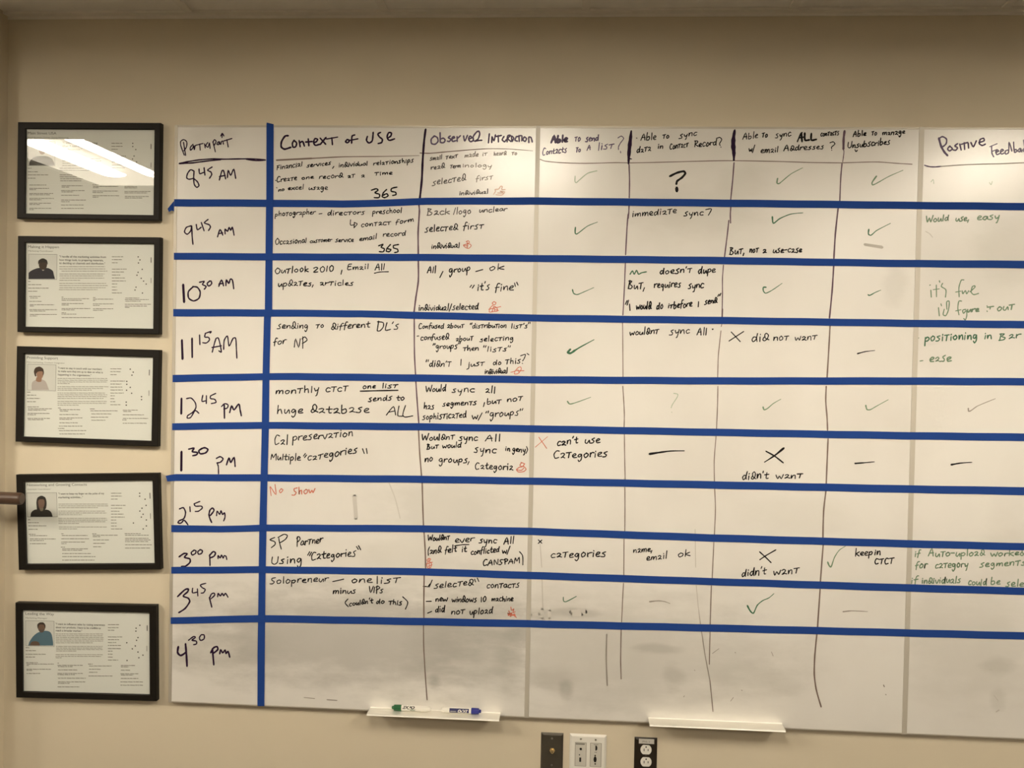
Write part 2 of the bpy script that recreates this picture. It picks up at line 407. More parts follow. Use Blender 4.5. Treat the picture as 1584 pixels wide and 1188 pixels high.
def word(mb, s, x0, y0, x1, y1, xh, w, y, org):
    gap = 1.7; tot = sum((5 if c == ' ' else GLYPHS[c][0]+gap) for c in s) - gap
    k = (x1-x0)/tot; kz = xh/10; x = 0
    sl = (y1-y0)/(x1-x0) if x1 != x0 else 0
    for c in s:
        if c == ' ': x += 5; continue
        if c == 'd' and random.random() < .4: c = 'ð'
        gw, strokes = GLYPHS[c]; wob = random.uniform(-.9, .9); sc = random.uniform(.86, 1.12)
        for st in strokes:
            pts = []
            for (gx, gz) in st:
                gx += random.uniform(-.55, .55); gz = gz*sc + wob + random.uniform(-.55, .55)
                px = x0 + (x + gx)*k + gz*kz*0.10
                pts.append((px, y0 + sl*(px-x0) - gz*kz))
            ribbon(mb, pts, 1.22*w*random.uniform(.88, 1.1), y, org, n=3)
        x += gw + gap

# ------------------------------------------------------------------ whiteboard
TH = 0.020; YF = -TH
def xcol(*pp): return sum(at(p[0], p[1], YF).x for p in pp)/len(pp)
ztop = sum(at(x, y, YF).z for x, y in ((274.2, 195.7), (560, 197.6), (835, 198.6), (1120, 199.7), (1410, 200.2), (1584, 200.4)))/6
zbot = sum(at(x, y, YF).z for x, y in ((265, 1085.3), (398, 1090.6), (569, 1098), (774, 1106.5), (1000, 1115), (1213, 1125.6), (1394, 1135), (1584, 1140.4)))/8
xa = xcol((269.3, 250), (261.3, 1070)); xa2 = xcol((274.4, 250), (265.6, 1070))
xb, xb2 = xcol((829.7, 199), (810.5, 1107)), xcol((836.4, 199), (817.3, 1107))
xc, xc2 = xcol((1421.9, 199.7), (1394.8, 1134.6)), xcol((1430.0, 199.7), (1402.6, 1134.6))
xd = xc2 + (xc - xb2)
BOARDS = {}
WIPED = {1: ('whiteboard_enamel_smudged', [(560, 985, 330, 95, .70), (745, 990, 130, 130, .84), (690, 790, 120, 60, .88), (672, 1055, 13, 15, .72), (345, 1010, 120, 55, .90),
                                           (640, 870, 90, 50, .90), (330, 205, 50, 30, .90), (790, 1020, 26, 80, .88)]),
         2: ('whiteboard_enamel_wiped', [(960, 1010, 300, 110, .84), (893, 948, 40, 9, .74), (840, 950, 30, 10, .80), (875, 1066, 14, 20, .72), (1020, 1004, 42, 10, .76), (1043, 1048, 20, 26, .78),
                                         (1150, 1045, 60, 30, .86), (1215, 1060, 40, 26, .88), (860, 1050, 40, 22, .84), (1070, 330, 110, 50, .92), (1150, 285, 45, 35, .90), (1385, 440, 22, 40, .88), (1230, 800, 90, 40, .92)]),
         3: ('whiteboard_enamel_hazed', [(1545, 1030, 34, 16, .84), (1545, 1080, 14, 22, .86), (1560, 385, 60, 60, .92), (1500, 1000, 120, 110, .92), (1565, 850, 50, 60, .92)])}
for key, x0, x1, name, lab in ((1, xa2, xb, 'whiteboard', 'tall whiteboard panel nearest the picture frames, with the time column and handwritten notes'),
                               (2, xb2, xc, 'whiteboard', 'middle tall whiteboard panel, between the two metal joints, mostly check marks and short answers'),
                               (3, xc2, xd, 'whiteboard', 'rightmost tall whiteboard panel, with the green feedback notes')):
    org = Vector(((x0+x1)/2, 0, zbot))
    e = empty(name, org); tag(e, lab, 'whiteboard', 'whiteboard panels'); BOARDS[key] = (e, org)
    m = MB(); m.box(x0-org.x, x1-org.x, YF, -0.0008, 0, ztop-zbot)
    nm, sp = WIPED[key]; q = [at(a, c, YF) - org for a, c, *_ in sp]
    surf = smudged(nm, [(v.x, v.z, w*.0023, h*.0023, d if w > 100 else 1-(1-d)*.75) for v, (_, _, w, h, d) in zip(q, sp)])
    m.build('writing_surface', surf, e)
    m = MB(); m.box(x0-org.x+.0003, x1-org.x-.0003, YF-.0008, -0.001, ztop-zbot+.0002, ztop-zbot+.006); m.build('top_trim', M_TRIM, e)
    m = MB(); m.box(x0-org.x+.0003, x1-org.x-.0003, YF-.0004, -0.001, -.004, -.0002); m.build('bottom_trim', M_TRIM, e)
e, org = BOARDS[1]
m = MB(); m.box(xa-org.x, xa2-org.x-.0002, YF-.0010, -.001, -.004, ztop-zbot+.006); tag(m.build('edge_trim', M_TRIM, e), 'narrow aluminium trim on the left edge')
m = MB(); m.box(xb-org.x+.0002, xb2-org.x-.0002, YF-.0010, -.001, -.004, ztop-zbot+.007); tag(m.build('joint_strip', M_JOINT, e), 'grey metal joint strip')
e, org = BOARDS[3]
m = MB(); m.box(xc-org.x+.0002, xc2-org.x-.0002, YF-.0010, -.001, -.004, ztop-zbot+.007); tag(m.build('joint_strip', M_JOINT, e), 'grey metal joint strip')

NOTE = [0]
def writing(text):
    """> panel ink width x-height crop_x crop_y crop_scale name | label ; then w / s lines in crop pixels"""
    cur = None
    def flush():
        if not cur or not cur['mb'].f: return
        mb = cur['mb']; groups = []                                  # strokes that stand apart are parts of their own
        def box(st):
            q = mb.v[st[0]:st[1]]; bb = (min(p[0] for p in q), max(p[0] for p in q), min(p[2] for p in q), max(p[2] for p in q))
            return bb, max(bb[1]-bb[0], bb[3]-bb[2])
        def near(a, c):
            gx = max(0, a[0][0]-c[0][1], c[0][0]-a[0][1]); gz = max(0, a[0][2]-c[0][3], c[0][2]-a[0][3])
            return math.hypot(gx, gz) <= max(0.0195, 0.49*max(a[1], c[1]))
        for st in mb.strokes:
            bx = box(st); hit = [(bx, st)]
            for g in groups[:]:
                if any(near(bx, c[0]) for c in g): hit = g + hit; groups.remove(g)
            groups.append(hit)
        for hit in groups:
            m = flat()
            for _, (v0, v1, f0, f1) in hit: m.add(mb.v[v0:v1], [[i-v0 for i in f] for f in mb.f[f0:f1]])
            o = m.build(cur['name'], INK[cur['ink']], cur['e'])
            if cur['label']: o['label'] = cur['label']
    for ln in text.strip().split('\n'):
        ln = ln.strip()
        if not ln: continue
        if ln[0] == '>':
            flush(); head, _, lab = ln[1:].partition('|'); h = head.split()
            e, org = BOARDS[int(h[0])]; NOTE[0] += 1
            cur = dict(e=e, org=org, ink=h[1], w=float(h[2]), xh=float(h[3]), cx=float(h[4]), cy=float(h[5]), cs=float(h[6]),
                       name=h[7] if len(h) > 7 else 'handwritten_note', label=lab.strip(), mb=flat(), y=YF-.00045-.000004*(NOTE[0] % 40))
        elif ln[0] == 'w':
            _, s, *n = ln.split(); n = list(map(float, n)); c = cur; f = lambda a, o: a/c['cs']+o
            word(c['mb'], s.replace('_', ' '), f(n[0], c['cx']), f(n[1], c['cy']), f(n[2], c['cx']), f(n[3], c['cy']),
                 (n[4] if len(n) > 4 else c['xh'])/c['cs'], n[5] if len(n) > 5 else c['w'], c['y'], c['org'])
        elif ln[0] == 's':
            c = cur; wm = c['w']; taper = None; pts = []
            for tk in ln.split()[1:]:
                if tk[0] == '*': wm = c['w']*float(tk[1:])
                elif tk == 'taper': taper = lambda t: 1.25 - .75*t
                elif tk == 'swell': taper = lambda t: .6 + .8*math.sin(math.pi*min(1, t*1.05))
                else:
                    a, d = tk.split(','); pts.append((float(a)/c['cs']+c['cx'], float(d)/c['cs']+c['cy']))
            ribbon(c['mb'], pts, wm*(1.18 if c['ink'] in 'kp' else 1.06), c['y'], c['org'], taper)
    flush()
writing('''
> 1 p 1.5 30 260 180 5.28 column_heading | heading Participant in thin dark marker
s 126,212 134,260 143,318
s 132,316 104,240 103,205 128,190 152,208 150,250 128,282
s 204,228 181,255 183,277 202,258 209,235 214,274 222,240 240,232
s 258,226 262,276 *.9
s 240,233 286,221
s 298,225 303,258
s 324,214 308,238 326,252 338,216 343,262
s 366,206 386,290
s 366,212 380,190 392,206 376,238
s 412,206 398,226 412,232 420,206 425,228
s 432,228 436,206 447,202 452,228
s 480,190 491,250
s 455,201 521,181
s 440,174 443,138
s 430,160 443,139 456,160
> 1 p 1.9 30 260 180 5.28 heading_underline | doubled purple underline of the first heading
s 92,385 150,372 250,356 380,347 450,350 600,347 700,348 795,356
s 92,386 200,380 300,367 430,353
s 640,351 720,361 795,357
> 1 p 1.8 30 260 180 5.28 time_entry | time 8:45 AM with small raised minutes
s 213,448 185,436 160,465 152,502 172,514 210,505
s 212,446 209,505 214,556 234,580 252,566 240,535 208,506
s 253,430 258,468 290,458
s 294,420 301,480
s 359,414 322,440 350,455 356,476 338,506
s 419,520 440,445 452,441 470,510
s 420,492 466,482
s 485,500 491,440 511,482 536,430 552,506
> 1 p 1.8 30 260 300 5.28 time_entry | time 9:45 AM with small raised minutes
s 190,260 150,273 134,310 156,329 184,302 193,260 196,340 203,412
s 230,250 240,293 270,272
s 271,233 294,301
s 326,209 296,236 336,252 346,271 330,299
s 404,351 425,290 447,337
s 410,326 446,318
s 466,326 466,286 486,306 499,272 512,298 524,269 539,337
> 1 p 1.9 30 260 300 5.28 time_entry | time 10:30 AM with small raised minutes
s *1.6 123,742 131,882
s *1.1 205,758 166,798 168,850 208,874 252,852 262,800 238,762 203,757
s 257,722 296,714 281,739 311,756 296,778
s 341,712 319,731 331,753 355,735 352,713 338,711
s 414,755 436,702 453,750
s 415,736 450,730
s 472,749 476,700 496,732 509,695 525,702 536,774
> 1 p 1.7 30 260 480 5.94 time_entry | time 11:15 AM with small raised minutes
s *1.8 127,274 133,446
s *1.4 220,259 222,432
s 289,227 292,315
s 341,212 398,194 386,210
s 343,212 337,246 370,248 381,271 352,300 318,298
s 406,384 440,260 462,255 490,386 466,372
s 404,342 490,326
s 511,359 516,275 545,235 561,330 598,257 620,255 627,340 632,440
> 1 p 1.7 30 260 480 5.94 time_entry | time 12:45 PM with small raised minutes
s *1.7 123,811 121,950
s 169,812 211,806 250,850 255,897 222,940 180,968 176,990 206,986 238,935 252,920 283,946
s 319,781 311,836 351,830
s 352,784 351,856
s 390,786 437,764
s 391,786 388,810 428,818 441,845 398,857
s *1.2 516,870 518,991
s 491,884 520,858 551,869 544,897 512,907
s *1.2 566,940 585,876 605,916 650,860 661,911 673,969
> 1 p 1.7 30 255 650 5.94 time_entry | time 1:30 PM with small raised minutes
s *1.9 153,290 151,462
s *1.3 220,266 270,257 250,289 300,297 292,317 256,326
s *1.3 342,261 312,280 325,308 374,300 396,270 368,253 334,262
s *1.1 474,351 508,335 535,355 512,385 478,393
s 480,392 491,425 493,494
s *1.2 566,411 590,345 605,390 635,340 646,425
> 1 p 1.7 30 255 650 5.94 time_entry | time 2:15 PM with small raised minutes
s *1.1 135,815 170,804 190,846 176,902 130,925 121,944 150,945 176,918 212,960
s 230,795 233,840
s 268,768 321,747
s 268,768 281,790 336,790 345,806 310,836 280,839
s *1.2 407,860 409,890 430,940
s *1.2 404,872 415,825 440,807 451,830 418,876
s 475,877 481,835 505,866 516,830 531,868 548,849 553,890 540,926
> 1 p 1.7 30 255 820 5.94 time_entry | time 3:00 PM with small raised minutes
s *1.3 132,245 176,215 205,218 180,250 230,265 231,296 190,331 153,334
s *1.1 270,185 243,205 251,229 281,214 286,191 268,184
s *1.1 325,180 302,200 312,222 339,212 344,188 322,179
s *1.2 412,225 415,325
s *1.2 409,236 445,197 466,211 450,241 414,256
s 489,263 489,232 508,257 520,228 536,258 546,235 561,240 569,269
> 1 p 1.7 30 255 820 5.94 time_entry | time 3:45 PM with small raised minutes
s *1.3 117,611 184,548 216,540 210,566 168,606 215,626 229,656 186,720 129,758
s 255,535 254,576 297,570
s 299,540 303,605
s 376,489 326,505 345,530 371,545 356,575 334,579
s *1.2 409,620 431,707
s 412,626 426,590 450,578 459,596 424,631
s 485,613 490,580 510,606 526,580 541,604 556,580 580,616
> 1 p 1.8 30 240 940 3.771 time_entry | time 4:30 PM with small raised minutes
s *1.5 135,228 131,262 149,279 178,262
s *1.5 177,211 182,270 186,341
s 195,190 225,168 235,173 214,190 240,195 241,211 224,216
s 268,159 258,175 265,191 285,182 286,160 270,157
s *1.3 334,240 342,333
s *1.3 324,263 340,235 360,227 366,243 344,263
s *1.2 377,268 382,245 394,263 408,247 414,268 425,254 435,289
> 1 p 2.2 30 400 180 6.0923 column_heading | heading Context of Use in dark purple marker
s *1.15 279,182 250,186 216,240 214,288 245,309 302,292
s 334,226 318,256 326,291 350,285 358,250 333,227
s 382,228 392,286
s 386,252 414,235 432,280
s 468,212 474,276
s 444,242 506,237
s 520,250 545,238 556,216 530,211 519,250 536,273 578,262
s 580,205 632,262
s 634,200 580,266
s 690,202 696,266
s *.8 640,214 746,195
s 835,218 819,240 840,248 856,228 834,217
s 905,175 881,186 877,252
s *.8 860,226 936,212
s 1025,190 1017,226 1040,251 1070,232 1079,165 1080,150
s 1150,151 1124,166 1140,195 1166,216 1160,246 1128,256
s 1214,206 1246,185 1251,156 1226,154 1211,195 1230,226 1281,212
> 1 b 1.5 30 400 180 6.0923 heading_underline | thin brown underline of the second heading
s *1.5 170,413 500,396
s taper 490,397 800,381 1200,377 1513,370
> 1 k 1.2 24 400 180 6.0923 handwritten_note | small black note about financial services and individual relationships
w Finɑnciɑl 170 505 410 470 26
w servıces 455 478 680 455 22
w , 700 480 712 475
w individual 752 480 1028 460 24
w relɑτionships 1082 462 1460 430 24
w . 158 605 166 604
w Creɑτe 168 622 360 598 26
w one 402 598 518 585 20
w record 570 590 792 577 26
w ɑτ 838 580 905 572 22
w ɑ 968 575 998 573 22
w τime 1092 558 1262 545 22
w . 168 675 175 675
w no 186 708 243 700 22
w excel 275 695 425 685 24
w usɑge 472 692 650 690 24
> 1 k 1.9 24 400 180 6.0923 number_note | bold number 365 in the first row
s 1064,696 1110,682 1126,696 1095,720 1140,736 1135,765 1090,766
s 1206,690 1176,720 1165,756 1190,766 1222,746 1205,729 1172,746
s 1304,667 1254,680 1250,706 1290,715 1296,736 1264,746
> 1 k 1.2 24 400 300 5.94 handwritten_note | small black note about a photographer and a preschool contact form
w phoτogrɑpher 150 205 520 185 26
s 555,184 583,180
w direcτors 630 197 975 187 26
w preschool 1045 185 1315 172 26
s 845,238 845,286 882,282
s 880,262 906,276 876,311
s 880,262 877,310
w conτɑcτ 938 303 1212 280 26
w form 1258 280 1425 252 26
w Occɑsional 150 465 440 450 28
w cusτomer 472 450 672 438 22
w servıce 705 442 872 440 24
w email 925 434 1085 412 26
w record 1140 393 1350 383 26
> 1 k 1.8 24 400 300 5.94 number_note | bold number 365 in the second row
s 1104,476 1145,463 1126,490 1156,505 1145,531 1108,530
s 1211,465 1181,500 1174,526 1200,531 1216,511 1188,505
s 1286,465 1240,475 1240,496 1276,508 1280,531 1249,539
> 1 k 1.35 26 400 300 5.94 handwritten_note | black note about updates and articles emailed to all
w Ouτlook 145 735 460 712 32
w 2010 500 720 690 708 32
s 766,700 757,738
w Emɑil 815 697 1010 690 30
w All 1070 699 1158 697 30
s 1064,729 1110,718 1193,715
w updɑτes, 178 850 505 842 32
w ɑrτicles 560 838 870 842 28
> 1 k 1.35 28 400 480 5.94 handwritten_note | black note about sending to different lists
w sending 172 168 456 168 34
w τo 525 162 600 160 28
w different 665 178 1020 155 34
w DL's 1085 190 1290 170 44
w for 135 322 250 305 34
w NP 325 338 440 345 50
> 1 k 1.4 28 400 480 5.94 handwritten_note | black note about a monthly mailing and a huge database
w monτhly 155 772 555 750 36
w cτcτ 612 750 822 740 34
w one 955 722 1075 715 28
w lisτ 1130 716 1276 712 28
s *1.2 934,743 1050,740 1281,735
w sends 1005 838 1225 826 32
w to 1265 826 1340 826 28
w huge 165 950 405 945 42
w dɑtɑbɑse 470 945 1015 940 42
s 1174,963 1240,885 1259,961
s 1194,936 1251,925
s 1290,880 1279,968 1322,973
s 1350,874 1324,962 1345,981 1416,970
> 1 k 1.4 28 400 650 5.94 handwritten_note | black note about multiple categories
w Cɑl 138 228 268 222 46
w preservɑτion 310 192 865 148 40
w Multiple 112 362 382 372 36
s 412,330 430,306
s 422,344 440,320
w cɑτegories 445 375 905 302 40
s 955,262 971,306
s 990,260 998,306
> 1 r 1.2 28 400 650 5.94 handwritten_note | red words No Show
s 105,612 115,694
s 110,612 160,685 150,589
w o 188 668 222 664 34
w Show 308 690 515 664 40
> 1 k 1.45 28 400 815 6.0923 handwritten_note | black note about a partner using categories
s 152,100 106,122 152,140 156,165 120,196
s 190,108 200,160 214,210
s 184,100 240,70 272,82 252,118 202,150
w Parτner 352 180 600 150 44
w Using 120 350 410 345 42
s 462,268 482,234
s 480,272 500,238
w Cɑtegories 490 312 915 272 42
s 922,186 940,212
s 942,178 962,216
> 1 k 1.4 28 400 815 6.0923 handwritten_note | black note beginning Solopreneur, one list
w Solopreneur 105 538 655 515 36
s 698,516 802,493
w one 870 530 1070 525 40
w lisτ 1098 538 1330 528 36
w minus 700 630 915 625 34
w VIPs 1040 622 1170 622 34
s 842,680 815,715 846,753
w couldn't 852 748 1075 720 28
w do 1105 728 1185 722 28
w τhis 1225 732 1350 738 28
s 1358,659 1406,710 1384,775
> 1 d 1.3 20 240 940 3.771 short_dash | two faint dashes near the bottom of the panel
s *.8 868,524 930,530
s *1.2 1003,537 1060,541
> 1 P 2.3 30 640 180 6.0923 column_heading | heading Observed Interaction in worn purple marker
s 195,185 165,215 168,255 200,263 229,236 222,200 193,184
s 248,155 250,246
s 250,216 280,205 296,226 280,248 252,246
s 345,184 325,200 350,215 336,236 318,234
s 365,210 386,200 376,190 360,205 366,236 398,228
s 410,236 408,190
s 410,210 440,182
s 470,185 480,233 506,180
s 520,215 548,200 530,185 517,215 536,239 562,226
s 565,231 559,195 590,150 612,139 622,165 605,215 572,236 600,229 640,225
s 712,165 704,250
s 735,246 738,190 755,231 770,175
s 795,180 798,241
s 778,190 826,180
s 850,190 834,220 856,239 872,220
s 880,241 885,184 912,178 888,210 915,236
s 925,232 921,185 942,204 928,236
s 968,190 954,225 976,233
s 992,180 994,236
s 975,191 1012,180
s 1020,185 1018,231
s 1040,195 1029,220 1048,236 1063,210 1044,194
s 1085,246 1085,195 1105,200 1117,241
> 1 b 1.2 30 640 180 6.0923 heading_underline | thin curved underline of the third heading
s *1.3 60,345 150,348 300,335
s taper 290,336 500,318 700,305 900,308 1122,325
> 1 K 1.2 22 640 180 6.0923 handwritten_note | small note about small text, drying out to the right
w smɑll 152 415 265 402 22
w τexτ 300 405 412 385 22
w reɑð 160 503 290 485 24
w τerm 342 490 440 482 24
w selecτeð 175 650 488 600 32
w individuɑl 428 742 700 728 24
> 1 d 1.1 22 640 180 6.0923 handwritten_note | drying grey end of the note about small text
w mɑde 478 388 608 376 24
w iτ 645 375 690 368 22
w heɑrd 752 372 872 362 24
w τo 922 365 972 362 22
w inology 455 480 735 480 22
w firsτ 585 610 745 592 26
> 1 R 1.3 22 640 180 6.0923 doodle | pale pink thumb doodle in the first row
s 752,735 770,705 765,690 800,685 820,658 835,662 828,688 862,690
s 775,738 830,742 858,712 812,705 846,722 790,722
> 1 K 1.3 26 640 300 5.94 handwritten_note | black note about an unclear back logo
w Bɑck 120 195 330 182 34
s 365,190 384,128
w logo 388 186 525 178 32
w unclear 600 172 855 156 26
> 1 k 1.3 26 640 300 5.94 handwritten_note | black note reading selected first individual
w selecτeð 102 352 400 330 36
w firsτ 452 330 640 318 34
w individuɑl 160 503 422 492 28
> 1 r 1.1 22 640 300 5.94 doodle | small red doodle in the second row
s 480,440 500,430 512,445 485,462 515,460 528,475 505,500 475,492 458,475 500,478
s 490,435 492,500
s 455,470 482,462
> 1 k 1.4 28 640 300 5.94 handwritten_note | black note reading all, group, ok
w All 125 726 202 726 34
s 268,712 240,768
w group 322 728 520 708 36
s 570,713 634,695
w ok 690 708 830 695 34
> 1 k 1.4 28 640 300 5.94 handwritten_note | black quoted note saying it is fine
s 516,858 532,838
s 538,866 556,838
w it's 582 890 695 878 38
w fine 745 893 915 882 40
s 926,818 934,850
s 946,812 958,838
> 1 k 1.3 26 640 300 5.94 handwritten_note | black note reading individual slash selected
w individuɑl/selected 42 1070 592 1062 32
> 1 r 1.2 22 640 300 5.94 doodle | small red doodle in the third row
s 740,988 720,1005 742,1020 756,1000 738,990
s 725,1024 700,1052 695,1085 735,1080 770,1075 762,1045 730,1030
s 690,1060 800,1035
s 720,1080 735,1040 745,1078
s 740,1060 780,1072
> 1 k 1.25 24 635 480 5.94 handwritten_note | black note about being confused by distribution lists
w Confused 72 168 305 165 28
w ɑbouτ 335 163 490 160 26
w "disτribuτion 545 165 880 160 26
w lisτ's" 925 165 1100 160 26
s 60,238 76,236
w confused 90 275 350 265 30
w ɑbouτ 415 286 575 275 28
w selecτing 635 290 945 275 28
w "groups" 205 355 455 350 30
w τhen 480 372 625 370 28
w "lisτs" 665 382 920 372 28
w "didn'τ 140 520 370 518 34
s 465,450 462,506
w jusτ 522 518 678 508 28
w do 755 502 835 498 30
w τhis 870 492 1010 486 30
s 1012,418 1056,405 1046,440 1030,465
s 1027,486 1030,490
s 1070,396 1088,409
w individuɑl 680 585 890 578 26
> 1 r 1.1 22 635 480 5.94 doodle | small red doodle in the fourth row
s 920,570 960,558 985,530 1010,520 1018,540 990,580 955,585 960,560
s 970,555 1042,555
s 985,545 1000,575
> 1 k 1.35 26 635 480 5.94 handwritten_note | black note about syncing all, segments and groups
w Would 138 752 325 740 32
w sync 378 754 585 752 34
w ɑll 685 758 780 760 36
w hɑs 120 908 215 908 34
w segmenτs 292 882 605 865 30
s 680,848 670,886
w buτ 702 862 830 855 32
w noτ 885 840 1030 830 28
w sophisτicɑτed 108 1005 510 985 34
w w/ 565 1002 655 1000 32
w "groups" 690 988 1030 958 36
> 1 k 1.4 26 640 650 5.94 handwritten_note | black note about not syncing all, categories below
w Wouldnτ 70 188 372 178 32
w sync 412 185 585 188 32
w All 660 192 795 192 34
w Buτ 120 265 225 255 26
w would 262 257 435 250 28
w sync 552 295 755 300 38
w in_geny) 840 280 1045 300 28
w no 100 382 175 378 34
w groups, 228 390 512 390 36
w Cɑtegoriɑ 558 448 912 458 36
> 1 r 1.3 22 640 650 5.94 doodle | red round doodle in the sixth row
s 990,392 975,415 1000,425 1015,400 985,388
s 975,430 945,452 960,475 1010,472 1032,450 1010,425 980,432
s 945,455 990,460 1010,440
s 1000,425 1020,400
> 1 k 1.4 26 640 815 7.425 handwritten_note | black note saying would not ever sync all
w Wouldnτ 160 160 410 150 36
w ever 470 185 690 165 44
s 468,219 560,205 633,203
w sync 750 188 950 186 40
w All 1035 202 1150 192 42
w (ɑnd 155 318 310 300 44
w felt 355 302 490 288 44
w it 550 288 605 286 40
w conflicted 655 320 980 290 40
w w/ 1015 302 1105 302 38
w CANSPAM 790 448 1220 415 36
s 1214,284 1250,330 1253,436
> 1 r 1.0 22 640 815 7.425 doodle | small red doodle at the column line
s 170,362 150,385 175,395 195,370 175,362
s 160,400 150,440 165,475 195,465 205,420 185,400
s 145,425 215,405
s 165,455 212,435
s 175,365 180,470
> 1 k 1.35 26 640 815 7.425 handwritten_note | black note about selected contacts and a new machine
s 110,683 150,686
s 162,690 186,655
s 178,692 212,610
w selecτed 235 705 682 668 46
s 698,600 710,632
s 730,588 748,628
w conτacτs 835 705 1210 695 42
s 143,856 201,855
w new 248 862 385 852 38
w windows 435 865 720 862 40
w 10 765 862 832 858 34
w mɑchine 890 855 1140 850 36
s 160,991 206,971
w did 245 980 355 976 42
w noτ 430 1005 582 995 40
w uploɑd 640 1008 905 992 42
> 1 r 1.2 22 640 815 7.425 doodle | red scribbled doodle above the last tape strip
s 1115,920 1125,960 1150,940 1140,985 1165,975
s 1090,965 1110,1000 1075,990 1135,1010 1180,1040
s 1085,1020 1130,985 1105,1030 1160,1000
s 1080,1005 1170,1015
''')
